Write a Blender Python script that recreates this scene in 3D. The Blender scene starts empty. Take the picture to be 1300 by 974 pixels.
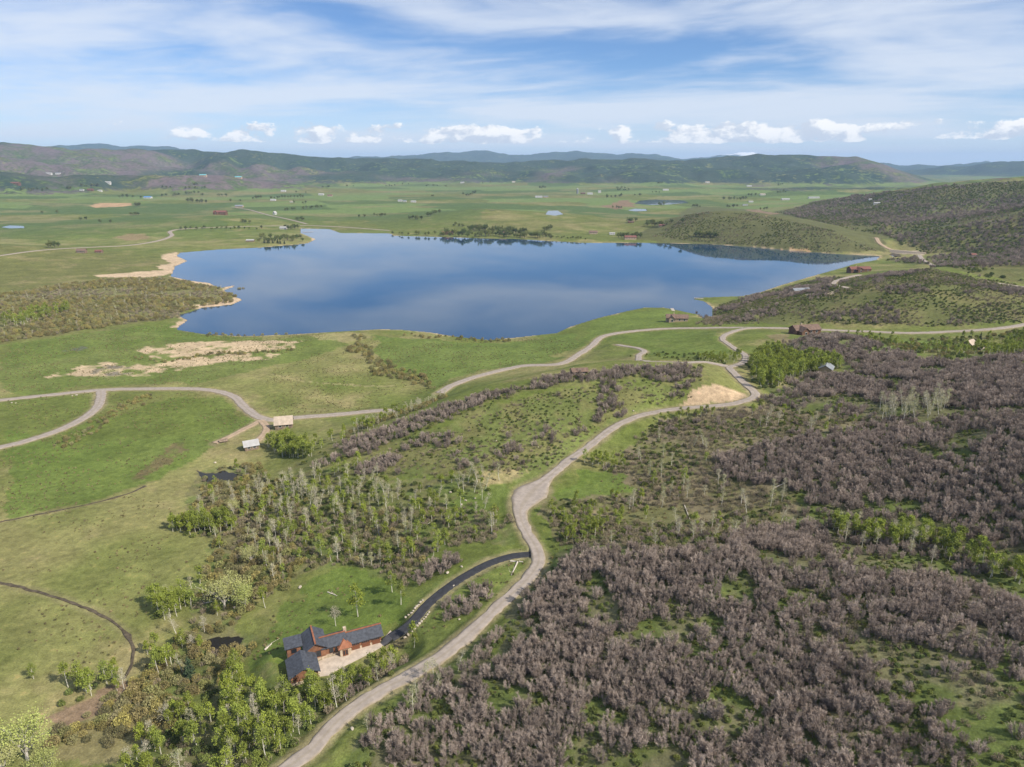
import bpy, math, random
import numpy as np
from mathutils import Vector
random.seed(7); rng = np.random.default_rng(7)
S = bpy.context.scene
COL = S.collection
R = math.radians

# ------------------------------------------------------------------ camera
CAMZ = 150.0; PITCH = 17.7; F = 867.0; W0, H0 = 1300.0, 974.0      # photograph pixels
cd = bpy.data.cameras.new('camera'); cam = bpy.data.objects.new('camera', cd); COL.objects.link(cam)
cam.location = (0, 0, CAMZ); cam.rotation_euler = (R(90 - PITCH), 0, 0)
cd.sensor_fit = 'HORIZONTAL'; cd.sensor_width = 36.0; cd.lens = 36.0 * F / W0
cd.clip_start = 1.0; cd.clip_end = 200000.0
S.camera = cam
# ------------------------------------------------------------------ light
SUN_AZ, SUN_EL = 119.5, 42.0
sv = Vector((math.sin(R(SUN_AZ)) * math.cos(R(SUN_EL)), math.cos(R(SUN_AZ)) * math.cos(R(SUN_EL)), math.sin(R(SUN_EL))))
sl = bpy.data.lights.new('sun', 'SUN'); sl.energy = 5.0; sl.angle = R(0.5); sl.color = (1.0, 0.92, 0.80)
so = bpy.data.objects.new('sun', sl); COL.objects.link(so); so.location = (200, -100, 400)
so.rotation_euler = (-sv).to_track_quat('-Z', 'Y').to_euler()
S.view_settings.view_transform = 'Standard'; S.view_settings.look = 'None'
S.view_settings.exposure = 0.40; S.view_settings.gamma = 1.0; S.view_settings.use_curve_mapping = False
S.cycles.max_bounces = 6; S.cycles.diffuse_bounces = 3; S.cycles.volume_bounces = 0; S.cycles.transparent_max_bounces = 6
S.cycles.use_denoising = True
S.cycles.sample_clamp_indirect = 6.0

# node helper
class NT:
    def __init__(s, t): s.t = t
    def n(s, kind, **kw):
        nd = s.t.nodes.new(kind)
        for k, v in kw.items():
            if k == 'i':
                for a, b in v.items():
                    sock = nd.inputs[a]
                    if isinstance(b, bpy.types.NodeSocket): s.t.links.new(b, sock)
                    else: sock.default_value = b
            else: setattr(nd, k, v)
        return nd
    def math(s, op, a, b=0.0, c=0.0, clamp=False):
        nd = s.n('ShaderNodeMath', operation=op, use_clamp=clamp, i={0: a, 1: b, 2: c}); return nd.outputs[0]
    def mix(s, f, a, b, mode='MIX'):
        nd = s.n('ShaderNodeMix', data_type='RGBA', blend_type=mode)
        for k, v in ((0, f), (6, a), (7, b)):
            if isinstance(v, bpy.types.NodeSocket): s.t.links.new(v, nd.inputs[k])
            else: nd.inputs[k].default_value = v
        return nd.outputs[2]
    def ramp(s, f, lo, hi):
        nd = s.n('ShaderNodeMapRange', interpolation_type='SMOOTHSTEP', i={0: f, 1: lo, 2: hi}); return nd.outputs[0]
    def noise(s, vec, scale, detail=4, rough=0.55, dist=0.0):
        nd = s.n('ShaderNodeTexNoise', i={'Vector': vec, 'Scale': scale, 'Detail': detail, 'Roughness': rough, 'Distortion': dist}); return nd.outputs[0]

world = bpy.data.worlds.new('World'); S.world = world; world.use_nodes = True
wt = NT(world.node_tree); world.node_tree.nodes.clear()
sky = wt.n('ShaderNodeTexSky', sky_type='NISHITA', sun_disc=False, sun_elevation=R(SUN_EL), sun_rotation=R(SUN_AZ),
           altitude=2100.0, air_density=1.0, dust_density=0.6, ozone_density=1.6)
tc = wt.n('ShaderNodeTexCoord'); sx = wt.n('ShaderNodeSeparateXYZ', i={0: tc.outputs['Generated']})
dx, dy, dz = sx.outputs
el = wt.math('ARCSINE', dz); az = wt.math('ARCTAN2', dx, dy)
# high cirrus veil, laid on a flat layer far overhead
den = wt.math('ADD', wt.math('MAXIMUM', dz, 0.0), 0.075)
px_ = wt.math('DIVIDE', dx, den); py_ = wt.math('DIVIDE', dy, den)
pv = wt.n('ShaderNodeCombineXYZ', i={0: wt.math('MULTIPLY', px_, 0.72), 1: wt.math('ADD', py_, wt.math('MULTIPLY', px_, 0.16)), 2: 3.7}).outputs[0]
c1 = wt.noise(pv, 0.62, 6, 0.52, 0.35)
c2 = wt.noise(pv, 2.6, 6, 0.6, 0.9)
cir = wt.math('ADD', wt.math('MULTIPLY', c1, 0.85), wt.math('MULTIPLY', c2, 0.15))
cmask = wt.math('MULTIPLY', wt.ramp(cir, 0.38, 0.62), 0.80)
# low cumulus banked above the horizon
cv = wt.n('ShaderNodeCombineXYZ', i={0: wt.math('MULTIPLY', az, 17.0), 1: wt.math('MULTIPLY', el, 30.0), 2: 4.1}).outputs[0]
k1 = wt.noise(cv, 1.25, 8, 0.60, 0.0)
cv2 = wt.n('ShaderNodeCombineXYZ', i={0: wt.math('MULTIPLY', az, 2.2), 1: 0.0, 2: 5.2}).outputs[0]
bank = wt.noise(cv2, 1.4, 2, 0.5, 0.0)
band = wt.math('MULTIPLY', wt.ramp(el, R(1.15), R(1.8)), wt.math('SUBTRACT', 1.0, wt.ramp(el, R(2.6), R(4.4))))
kk = wt.math('ADD', wt.math('ADD', k1, wt.math('MULTIPLY', wt.math('ADD', wt.math('SUBTRACT', bank, 0.55), wt.math('MULTIPLY', wt.math('COSINE', wt.math('SUBTRACT', wt.math('MULTIPLY', az, 2.0), 0.7)), 0.40)), 0.55)), wt.math('MULTIPLY', wt.math('SUBTRACT', band, 1.0), 0.6))
kmask = wt.ramp(kk, 0.55, 0.63)
# shading inside the puffs: cloud body greyer low down, bright on top
cv3 = wt.n('ShaderNodeVectorMath', operation='ADD', i={0: cv, 1: (0.14, 0.20, 0.0)}).outputs[0]
k2 = wt.noise(cv3, 1.25, 8, 0.60, 0.0)
lit = wt.ramp(wt.math('SUBTRACT', k1, k2), -0.07, 0.09)
CW = 1.0
kcol = wt.mix(lit, (6.6, 7.1, 7.9, 1), (10.8, 10.6, 10.3, 1))
hz = wt.math('SUBTRACT', 1.0, wt.ramp(el, R(-1.0), R(7.5)))
skyb = wt.mix(1.0, sky.outputs[0], (0.70, 0.90, 1.15, 1), 'MULTIPLY')
s1 = wt.mix(wt.math('MULTIPLY', hz, 0.80), skyb, (7.4, 8.2, 9.1, 1))
s2 = wt.mix(cmask, s1, (7.4, 7.9, 8.7, 1))
s3 = wt.mix(kmask, s2, kcol)
bg = wt.n('ShaderNodeBackground', i={0: s3, 1: 0.085})
wo = wt.n('ShaderNodeOutputWorld', i={0: bg.outputs[0]})

# ------------------------------------------------------------------ projection helpers
cp, sp = math.cos(R(PITCH)), math.sin(R(PITCH))
def ray(px, py):
    a = (np.asarray(px, float) - W0 / 2) / F; b = (H0 / 2 - np.asarray(py, float)) / F
    return a, cp + b * sp, -sp + b * cp                # world direction (not normalised)
def project(x, y, z):
    zz = np.asarray(z, float) - CAMZ
    dep = y * cp - zz * sp; up = y * sp + zz * cp
    dep = np.maximum(dep, 1e-3)
    return W0 / 2 + F * x / dep, H0 / 2 - F * up / dep, dep
# ------------------------------------------------------------------ noise
_perm = rng.permutation(4096).astype(np.int64); _vals = rng.random(4096)
def vnoise(x, y, seed=0):
    xi = np.floor(x).astype(np.int64); yi = np.floor(y).astype(np.int64)
    fx = x - xi; fy = y - yi
    fx = fx * fx * fx * (fx * (fx * 6 - 15) + 10); fy = fy * fy * fy * (fy * (fy * 6 - 15) + 10)
    def h(a, b): return _vals[_perm[(_perm[(a + seed * 131) & 4095] + b) & 4095]]
    a = h(xi, yi); b = h(xi + 1, yi); c = h(xi, yi + 1); d = h(xi + 1, yi + 1)
    return (a + (b - a) * fx) * (1 - fy) + (c + (d - c) * fx) * fy
def fbm(x, y, scale, octv=5, seed=0, gain=0.5):
    s = 0; a = 1.0; t = 0
    x = x / scale; y = y / scale
    for o in range(octv):
        s = s + a * vnoise(x, y, seed + o); t += a; a *= gain
        x, y = (x * 1.62 + y * 1.18) + 17.3, (y * 1.62 - x * 1.18) - 9.1
    return s / t
def sstep(a, b, v):
    t = np.clip((v - a) / (b - a), 0, 1); return t * t * (3 - 2 * t)

# ------------------------------------------------------------------ lake outline (pixels on the water plane z = 0)
LAKE = [(225,419),(263,425),(311,427),(363,425),(415,422),(450,420),(482,418),(510,419),(544,422),(582,428),(620,432),(651,429),(679,426),(707,423),(724,415),(759,404),(790,396.5),(818,390.6),(842,390.6),(856,393),(876,397.5),(885,399),(897,407.5),(905,403),(904,390),(893,382),(881,380.5),(886,378),(943,376),(964,371.5),(995,361),(1037,349),(1071,339.5),(1085,335),(1113,330),(1117,325),(1058,322.4),(1006,318.6),(954,313.7),(902,310.3),(850,309),(811,308.5),(741,308.6),(693,306),(651,303.4),(624,303.2),(568,301.4),(500,299.5),(495,296.5),(432,296),(418,291),(382,290.4),(382,296),(401,304),(391,309),(374,311),(332,314.4),(277,317),(229,321),(224,325),(238,331.5),(222,338.5),(219,347),(216,351),(242,356.6),(266,359.4),(277,366),(297,362.6),(297,364),(284,369),(294,375),(308,381),(294,387),(256,391),(242,396),(226,400.5),(238,407),(225,416)]
def unp_plane(px, py, z):
    a, b, c = ray(px, py); t = (z - CAMZ) / c
    return a * t, b * t
lk = np.array(LAKE); lx, ly = unp_plane(lk[:, 0], lk[:, 1], 0.0)
lake_poly = np.stack([lx, ly], 1)
def inpoly(x, y, P):
    ins = np.zeros(x.shape, bool); n = len(P)
    for i in range(n):
        x1, y1 = P[i]; x2, y2 = P[(i + 1) % n]
        if y1 == y2: continue
        c = ((y1 > y) != (y2 > y)) & (x < (x2 - x1) * (y - y1) / (y2 - y1) + x1)
        ins ^= c
    return ins
def dist_poly(x, y, P):
    d = np.full(x.shape, 1e9); n = len(P)
    for i in range(n):
        x1, y1 = P[i]; x2, y2 = P[(i + 1) % n]
        vx, vy = x2 - x1, y2 - y1; L = vx * vx + vy * vy + 1e-9
        t = np.clip(((x - x1) * vx + (y - y1) * vy) / L, 0, 1)
        d = np.minimum(d, (x - x1 - t * vx) ** 2 + (y - y1 - t * vy) ** 2)
    return np.sqrt(d)

# ------------------------------------------------------------------ terrain: control points (pixel x, pixel y, height)
CP = [(0,974,8),(-200,974,8),(100,960,9),(200,974,13),(300,960,18),(367,973,22),(430,915,22),(516,858,23),(586,813,24),(634,769,25),(684,713,26),(662,661,26),(669,634,27),(724,584,29),(776,545,32),(835,523,35),(900,517,38),(955,505,40),(945,455,32),(917,430,24),(961,417,18),
 (425,840,15),(360,850,13.5),(400,800,14),(480,815,17),(520,790,20),(570,745,23),(620,715,25),(650,704,25.5),(455,765,14),(400,740,12),(560,790,22),(480,860,20),(420,890,19),
 (560,940,25),(640,900,29),(700,800,31),(1000,974,36),(1300,974,44),(1500,974,48),(800,974,31),(700,974,28),(1000,860,38),(1150,850,43),(1300,860,47),
 (760,702,34),(850,703,39),(950,697,41),(1050,718,43),(1150,745,45),(1300,775,48),
 (760,672,27),(850,665,29),(940,655,31),(1020,668,34),(1100,700,37),(1200,722,40),(1300,748,43),
 (1150,640,40),(1300,660,47),(1300,600,54),(1500,600,66),(1300,545,58),(1450,500,64),(1150,560,46),(1030,552,41),(1000,600,38),(900,620,31),(750,645,27),(800,585,30),(900,560,36),
 (1300,500,55),(1300,455,50),(1150,470,44),(1150,440,29),(1233,441,29),(1060,432,36),(1020,428,26),(1000,475,33),(1100,505,43),(1200,530,49),
 (1060,448,34),(1300,425,30),(975,445,26),
 (380,590,11),(450,562,21),(520,537,30),(600,502,38),(720,478,44),(850,462,46),(900,470,45),(905,492,43),
 (600,580,29.5),(500,600,22),(450,650,17),(620,605,27.5),(550,680,20),(400,700,13),(300,700,9),(250,640,6),(330,600,5),(270,603,4),(200,740,8),(285,818,9),(150,860,8),(0,850,8),(100,760,8),(640,660,25),(700,540,35),(650,545,33),(800,500,41),
 (500,523,6),(562,497,8),(650,468,8),(735,450,9),(790,422,9),(862,459,29),(809,453,21),(783,439,13),(860,408,8),(830,425,10),(700,440,6),(600,450,5),(900,440,22),
 (360,538,4.5),(320,565,4.5),(400,470,4),(200,500,4),(0,500,4),(0,600,5),(100,560,4),(-200,600,5),(-200,500,4),(550,460,4),(300,460,2),(120,470,2),(200,560,4.5),(200,640,6),(0,680,7),
 (950,412,15),(1050,413,19),(1200,419,22),(1300,410,26),(1500,400,34),(1190,340,44),(1100,356,37),(1000,386,21),(1290,376,39),(1150,376,38),(1100,396,27),(940,392,12),
 (1180,331,13),(1150,322,8),(1172,321,9),(1300,366,36),(1300,331,38),(1500,340,60),(1080,346,10),(1017,371,8),(1058,361,15),(1120,333,4),
 (820,292,8),(880,272,42),(905,268,52),(960,276,46),(1000,283,40),(1050,293,36),(1100,309,18),(1122,318,5),(850,300,9),(950,300,22),(1030,309,15),
 (1130,302,14),(1200,292,39),(1300,262,72),(1300,311,27),(1250,331,22),(1450,250,105),(1400,300,60),
 (0,400,2),(100,340,3),(0,340,4),(60,312,5),(10,311,16),(200,300,4),(0,285,8),(-200,400,4),(-200,330,10),(300,300,2.5),(370,300,2.5),
 (450,285,4),(560,290,3),(700,296,3),(790,300,3),(280,272,22),(320,275,12),(230,275,12),(100,265,10),(600,266,30),(540,272,12),(700,270,10),(500,262,9),(860,255,2),(780,258,2),(400,255,10),(150,245,20),(0,245,25),(650,245,8),(900,245,5),
 (250,385,1.5),(100,390,1.5)]
DP = [(900,2050,9),(1000,1950,14),(1000,2350,24),(1090,2050,40),(1050,2450,48),(950,2600,8),(1000,3000,10),(1085,2500,70),(1150,2450,90),(1200,2650,106),(1300,2600,128),(1500,2600,160),(1200,1900,42),(1120,1750,34),(1300,2000,80),(950,3500,5),(1200,3800,30),(1350,4200,60),
 (600,4500,8),(900,5200,8),(200,4200,20),(0,3200,28),(-200,3500,40),(1200,5500,10),(600,8000,10),(0,8000,30),(1300,8000,20),(600,20000,10),(0,20000,20),(1300,20000,20),(600,30000,10),(0,30000,10),(1300,30000,10),
 (650,40,28),(0,40,18),(1300,40,36),(650,80,27),(-1200,300,15),(-1200,1500,20),(2600,300,70),(2600,1500,110),(-1200,8000,30),(2600,8000,40)]
def dist_pt(px, d):
    a, b, _ = ray(px, 487.0); n = math.hypot(float(a), float(b)); return float(a) / n * d, float(b) / n * d
pts = []
for px, py, z in CP:
    x, y = unp_plane(px, py, z); pts.append((float(x), float(y), z))
for px, d, z in DP:
    x, y = dist_pt(px, d); pts.append((x, y, z))
for i in range(0, len(lake_poly), 3): pts.append((lake_poly[i, 0], lake_poly[i, 1], 0.4))
for x, y in ((0, 900), (100, 1200), (-200, 1100), (300, 900), (-150, 750), (300, 1300), (60, 700), (0, 1450)): pts.append((x, y, 0.0))
P = np.array(pts); U = np.arctan2(P[:, 0], P[:, 1]); V = np.log(np.hypot(P[:, 0], P[:, 1]))
def tps(d2): return np.where(d2 > 1e-14, 0.5 * d2 * np.log(d2 + 1e-14), 0.0)
n = len(U); K = tps((U[:, None] - U) ** 2 + (V[:, None] - V) ** 2) + np.eye(n) * 2e-4
A = np.zeros((n + 3, n + 3)); A[:n, :n] = K; A[:n, n] = 1; A[:n, n + 1] = U; A[:n, n + 2] = V; A[n:, :n] = A[:n, n:].T
wts = np.linalg.solve(A, np.concatenate([P[:, 2], np.zeros(3)]))

R0, R1, DL = 40.0, 30000.0, 0.0062
NR = int(math.log(R1 / R0) / DL) + 1
LR = math.log(R0) + DL * np.arange(NR)
AZ = np.concatenate([R(1) * np.linspace(-82, -47.5, 40, endpoint=False), R(1) * np.arange(-47.5, 47.5, 0.155), R(1) * np.linspace(47.5, 82, 41)])
NA = len(AZ)
GU, GV = np.meshgrid(AZ, LR); GR = np.exp(GV); GX = np.sin(GU) * GR; GY = np.cos(GU) * GR
# evaluate the spline on a coarse grid, then interpolate
ci = np.arange(0, NR + 5, 5); cj = np.concatenate([np.arange(0, NA, 4), [NA - 1]])
cu = AZ[cj]; cvv = math.log(R0) + DL * ci
CU, CVv = np.meshgrid(cu, cvv); Z = np.zeros(CU.shape)
for k in range(n):
    Z += wts[k] * tps((CU - U[k]) ** 2 + (CVv - V[k]) ** 2)
Z += wts[n] + wts[n + 1] * CU + wts[n + 2] * CVv
tmp = np.empty((len(cvv), NA))
for i in range(len(cvv)): tmp[i] = np.interp(AZ, cu, Z[i])
H = np.empty((NR, NA)); fi = np.arange(NR) / 5.0; i0 = fi.astype(int); ft = (fi - i0)[:, None]
H = tmp[i0] * (1 - ft) + tmp[i0 + 1] * ft
H = np.where(GR > 5200, 8 + (H - 8) * np.exp(-(GR - 5200) / 3000), H)

# far ranges: crest lines read as (pixel x, pixel y) at a given distance
def layer(crest, D, Wf, Wb, rough, wl, seed, cl=None):
    c = np.array(crest, float)
    a, b, cc = ray(c[:, 0], c[:, 1]); hz_ = np.hypot(a, b)
    u = np.arctan2(a, b); zc = CAMZ + D * cc / hz_
    crest_z = np.interp(AZ, u, zc)[None, :]
    # wander of the crest distance
    dd = D * (1 + 0.10 * (fbm(AZ * 14, AZ * 0 + seed, 1.0, 3, seed) - 0.5))[None, :]
    crest_z = CAMZ + (crest_z - CAMZ) * dd / D + ((fbm(AZ * 30, AZ * 0 + seed, 1.0, 5, seed + 3, .6) - .5) * D * .0075 * (D > 10000))[None, :]
    t = (GR - dd)
    rn = 1 - np.abs(2 * fbm(GX, GY, wl, 5, seed) - 1) * 2.0
    warp = (fbm(GX, GY, wl * 1.7, 3, seed + 5) - 0.5) * Wf * 0.7
    tf = np.clip(1 + (t + warp * sstep(0, -0.35 * Wf, t)) / Wf, 0, 1); tb = np.clip(1 - t / Wb, 0, 1)
    prof = np.where(t < 0, tf ** 1.25, tb)
    prof = prof * prof * (3 - 2 * prof) * 0.55 + prof * 0.45
    h = crest_z * prof
    h = h + rough * crest_z * (rn - 0.62) * prof * (1.06 - prof) * 2.4
    h = h + rough * 0.42 * (crest_z - 0) * (fbm(GX, GY, wl * 0.35, 4, seed + 9) - 0.5) * prof
    return np.where(prof > 0, h, -1e3)
LA = [(-400,178),(-100,182),(0,183),(40,187),(90,192),(130,192.5),(200,195),(240,192),(280,190),(310,192),(350,196),(420,198),(480,203),(540,204),(590,204),(640,206),(690,204),(740,200),(800,198),(830,199),(870,203),(920,201),(960,200),(1010,199),(1050,200.5),(1090,203),(1120,210),(1150,219),(1180,228),(1230,238),(1400,240),(1800,240)]
LA2 = [(-400,200),(0,203),(60,209),(110,206),(170,208),(230,216),(300,214),(380,220),(450,216),(520,214),(560,220),(600,217),(680,216),(740,222),(800,214),(860,216),(920,212),(980,219),(1040,213),(1090,222),(1130,232),(1200,244),(1800,244)]
LA3 = [(-400,222),(0,219),(70,226),(130,219),(210,222),(280,224),(350,231),(420,239),(500,243),(1800,243)]
LB = [(-400,190),(-50,195),(30,190),(80,184),(115,182),(150,186),(200,186),(240,191),(300,197),(380,200.5),(440,200.5),(480,199),(520,196),(570,192),(600,191),(620,193),(660,196),(700,195),(735,191.5),(770,195),(850,199),(1000,205),(1110,208),(1160,208),(1200,210.5),(1250,207),(1300,206),(1800,203)]
LB2 = [(1000,232),(1100,224),(1130,219),(1180,214.5),(1230,209.5),(1270,204.5),(1300,204.5),(1360,202),(1800,204)]
LC = [(-400,214),(860,212),(885,204),(905,199),(922,197),(934,195.5),(942,194.5),(950,194.3),(957,193),(964,195),(972,196.5),(980,199),(1000,206),(1030,212),(1215,212),(1232,208.5),(1243,206),(1250,203.2),(1254,203),(1262,206.5),(1285,211),(1800,214)]
far = layer(LA, 7200, 1900, 2500, 0.9, 1300, 3)
for args in ((LA2, 6000, 1000, 800, 0.8, 800, 21), (LA3, 4300, 700, 800, 0.6, 600, 33), (LB, 17000, 4500, 3500, 0.5, 2400, 47), (LB2, 12000, 2600, 2600, 0.5, 1600, 58), (LC, 24500, 3000, 3000, 0.35, 1500, 66)):
    far = np.maximum(far, layer(*args))
fl = np.maximum(far, -50)
HF = np.maximum(H, fl * (fl > H)); HF = np.where(far > -100, np.logaddexp(H / 6.0, np.maximum(far, -600) / 6.0) * 6.0, H)
farmask = sstep(2.0, 30.0, HF - H)
H = HF
# local relief
hillw = sstep(12, 45, H) * (GR < 4000)
H = H + (fbm(GX, GY, 60, 4, 80) - 0.5) * (1.2 + 3.0 * hillw) * sstep(150, 400, GR) * (1 - .7 * sstep(1000, 1200, GR) * (1 - sstep(1700, 2000, GR))) + (fbm(GX, GY, 16, 3, 84) - 0.5) * 0.9 * (GR < 1500)
H = H + (fbm(GX, GY, 420, 4, 88) - 0.5) * (9.0 + 16 * hillw) * sstep(1900, 2800, GR) * (1 - sstep(5000, 7000, GR))
rd = 1 - np.abs(2 * fbm(GX, GY, 430, 4, 91) - 1) * 2
H = H + (rd - 0.5) * 22 * sstep(20, 60, H) * sstep(1800, 2100, GR) * (GR < 4200)
# lake basin
near = (GR > 380) & (GR < 2100)
ins = np.zeros(GX.shape, bool); ins[near] = inpoly(GX[near], GY[near], lake_poly)
dl = np.full(GX.shape, 1e6); dl[near] = dist_poly(GX[near], GY[near], lake_poly)
H = np.where(ins, -np.minimum(3.0, 0.02 + 0.12 * dl), H)
outn = near & ~ins
LS = 10 + 50 * sstep(750, 1100, GR); H = np.where(outn, H * (1 - np.exp(-dl / LS)), H)
H = np.where(outn, np.maximum(H, np.minimum(0.12 + 0.05 * dl, 2.2)), H)

def aidx(u): return np.interp(u, AZ, np.arange(NA))
def ground(x, y):
    u = np.arctan2(x, y); v = np.log(np.maximum(np.hypot(x, y), R0 * 1.0001))
    a = np.clip(aidx(u), 0, NA - 1.001); b = np.clip((v - LR[0]) / DL, 0, NR - 1.001)
    a0 = a.astype(int); b0 = b.astype(int); fa = a - a0; fb = b - b0
    return (H[b0, a0] * (1 - fa) + H[b0, a0 + 1] * fa) * (1 - fb) + (H[b0 + 1, a0] * (1 - fa) + H[b0 + 1, a0 + 1] * fa) * fb
TR = np.exp(np.linspace(math.log(60), math.log(40000), 2600))
def hit(px, py):
    """where the sight line of a photograph pixel meets the terrain"""
    px = np.atleast_1d(np.asarray(px, float)); py = np.atleast_1d(np.asarray(py, float))
    ox = np.empty(len(px)); oy = np.empty(len(px))
    for k in range(len(px)):
        a, b, c = ray(px[k], py[k]); h = math.hypot(a, b)
        g = ground(a / h * TR, b / h * TR); zr = CAMZ + c / h * TR
        bel = np.nonzero(zr <= g)[0]
        i = bel[0] if len(bel) else len(TR) - 1
        if i > 0:
            d0 = zr[i - 1] - g[i - 1]; d1 = zr[i] - g[i]; f = d0 / (d0 - d1 + 1e-9); r = TR[i - 1] + (TR[i] - TR[i - 1]) * min(max(f, 0), 1)
        else: r = TR[0]
        ox[k] = a / h * r; oy[k] = b / h * r
    return ox, oy
def wpoly(pp, step=14.0):
    q = []
    for i in range(len(pp)):
        a = np.array(pp[i], float); b = np.array(pp[(i + 1) % len(pp)], float)
        m = max(1, int(np.hypot(*(b - a)) / step))
        for k in range(m): q.append(a + (b - a) * k / m)
    q = np.array(q); x, y = hit(q[:, 0], q[:, 1]); return np.stack([x, y], 1)

# ------------------------------------------------------------------ roads (pixel centre lines, width in metres)
ROADS = {
 'valley_road': ([(-30,512),(0,508.5),(60,502),(128,495.5),(180,494),(240,493.5),(270,496),(295,503),(310,516),(325,528),(345,533),(370,531),(420,527),(470,523.5),(505,520)], 5.6, 'gravel', 'pale gravel road curving across the meadow past the barns'),
 'lakeside_road': ([(558,499),(575,489),(610,477),(660,466),(710,461),(735,450),(750,440),(765,428),(790,422),(840,418),(900,416.5),(960,416),(1020,418),(1100,421),(1150,423),(1200,422),(1260,417.5),(1310,410)], 5.6, 'gravel', 'pale gravel road running behind the lakeside houses'),
 'meadow_spur_road': ([(128,496),(128,505),(122,518),(105,532),(70,548),(30,561),(0,568),(-40,577)], 6.0, 'gravel', 'gravel road branching off through the left meadow'),
 'loop_drive': ([(783,439),(807,441.5),(818,446),(811,452),(822,457),(862,459),(895,462),(924,466)], 4.2, 'gravel', 'narrow gravel drive looping over the ridge top'),
 'ridge_road': ([(966,416.5),(945,418),(929.6,421.7),(917,430),(929.6,440.8),(944,450),(945,459),(926,466.5),(936.5,477),(950.4,490),(959,501),(953.8,507.5),(933,512),(905,515),(874,518),(835,523),(803.8,530),(776,545.5),(748.5,566),(724,583.6),(696.5,606),(679,621),(668,634),(660.5,648),(662,661.5),(672,682),(682,699.6),(684,713.4),(672,731),(651.5,751.5),(634,769),(617,786),(586,813.6),(561.5,832.6),(516.5,858.6),(475,883),(430,915.6),(398,948),(367,973),(335,1000)], 4.2, 'gravel', 'long gravel road winding along the ridge past the house'),
 'house_driveway': ([(681,702.5),(665,703.5),(651.5,704.8),(623.8,713.4),(596,727),(568.5,744.6),(546,764),(537,774),(523.5,791),(508,805),(496,814)], 3.1, 'asphalt', 'dark asphalt driveway curving down to the house'),
 'barn_track': ([(331,534),(322,539),(309,545.5),(289.5,555.4),(273,563)], 4.2, 'dirt', 'straight dirt track leading off beside the white roofed shed'),
 'shed_track': ([(331,534),(336,538),(338.8,544.3),(334,553),(325,561)], 4.2, 'dirt', 'short curved dirt track to the white roofed shed'),
 'far_road': ([(-30,328),(0,324.8),(34.6,319.6),(72.7,316),(114,314.4),(162.7,312),(200.8,306),(218,299.5),(216,294),(228.5,291),(277,288.7),(329,287.4),(381,286.5),(432,288.5),(495,293)], 8.0, 'gravel', 'pale road skirting the far left shore'),
 'knoll_road': ([(390,285),(346,274.5),(318,267),(294,263)], 7.0, 'gravel', 'thin pale road climbing past the knoll house'),
 'dam_road': ([(1112,302),(1116,308),(1124,314),(1133,318.5)], 7.0, 'dirt', 'eroded pale track coming down to the dam'),
 'dam_approach_road': ([(1167,324),(1170,329),(1178,334),(1188,338.5)], 7.0, 'gravel', 'gravel road running from the dam behind the hill'),
 'shore_house_drive': ([(1092,349),(1070,354),(1059,358.5),(1064,363),(1076,366)], 6.0, 'gravel', 'gravel drive bending to the red shore house'),
 'hillside_road': ([(1250,357),(1275,361),(1310,366)], 6.0, 'gravel', 'gravel road crossing the far slope of the scrub hill'),
 'field_path': ([(-20,734),(0,740),(40,750),(80,762),(120,777),(145,791),(162,808),(169,825),(166,848),(158,862)], 1.0, 'soil', 'narrow dark soil path curving across the pale pasture'),
 'pasture_line': ([(-20,668),(0,663),(60,651),(110,641),(160,628),(185,617)], 0.9, 'soil', 'thin dark line along the pasture edge'),
}
def resample(pp, step):
    x, y = hit([p[0] for p in pp], [p[1] for p in pp]); p = np.stack([x, y], 1)
    q = np.vstack([2 * p[0] - p[1], p, 2 * p[-1] - p[-2]]); out = []
    for i in range(1, len(q) - 2):
        p0, p1, p2, p3 = q[i - 1], q[i], q[i + 1], q[i + 2]
        # centripetal-like: limit tangents
        L = np.hypot(*(p2 - p1)); m1 = (p2 - p0) / (np.hypot(*(p2 - p1)) + np.hypot(*(p1 - p0)) + 1e-6) * L; m2 = (p3 - p1) / (np.hypot(*(p3 - p2)) + np.hypot(*(p2 - p1)) + 1e-6) * L
        m = max(1, int(L / step))
        for k in range(m):
            t = k / m; out.append((2*t**3-3*t*t+1)*p1 + (t**3-2*t*t+t)*m1 + (-2*t**3+3*t*t)*p2 + (t**3-t*t)*m2)
    out.append(q[-2]); return np.array(out)
road_geo = {}; RD = np.full(H.shape, 1e3)      # distance beyond the road edge
RKIND = np.zeros(H.shape, np.int8)
for nm, (pp, wd, mt, lab) in ROADS.items():
    c = resample(pp, 2.0 if wd < 7 else 6.0); z = ground(c[:, 0], c[:, 1])
    k = 9 if len(z) > 20 else 3
    zs = np.convolve(np.pad(z, k, mode='edge'), np.ones(2 * k + 1) / (2 * k + 1), 'valid')
    wdt = np.full(len(c), wd)
    if nm == 'ridge_road':
        qx, qy = hit(672, 628); wdt = wdt + 9.5 * np.exp(-((c[:, 0] - qx - 1) ** 2 + (c[:, 1] - qy) ** 2) / 9.0 ** 2)
    road_geo[nm] = (c, zs, wdt)
Hn = H.copy(); Wt = np.zeros(H.shape)
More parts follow.
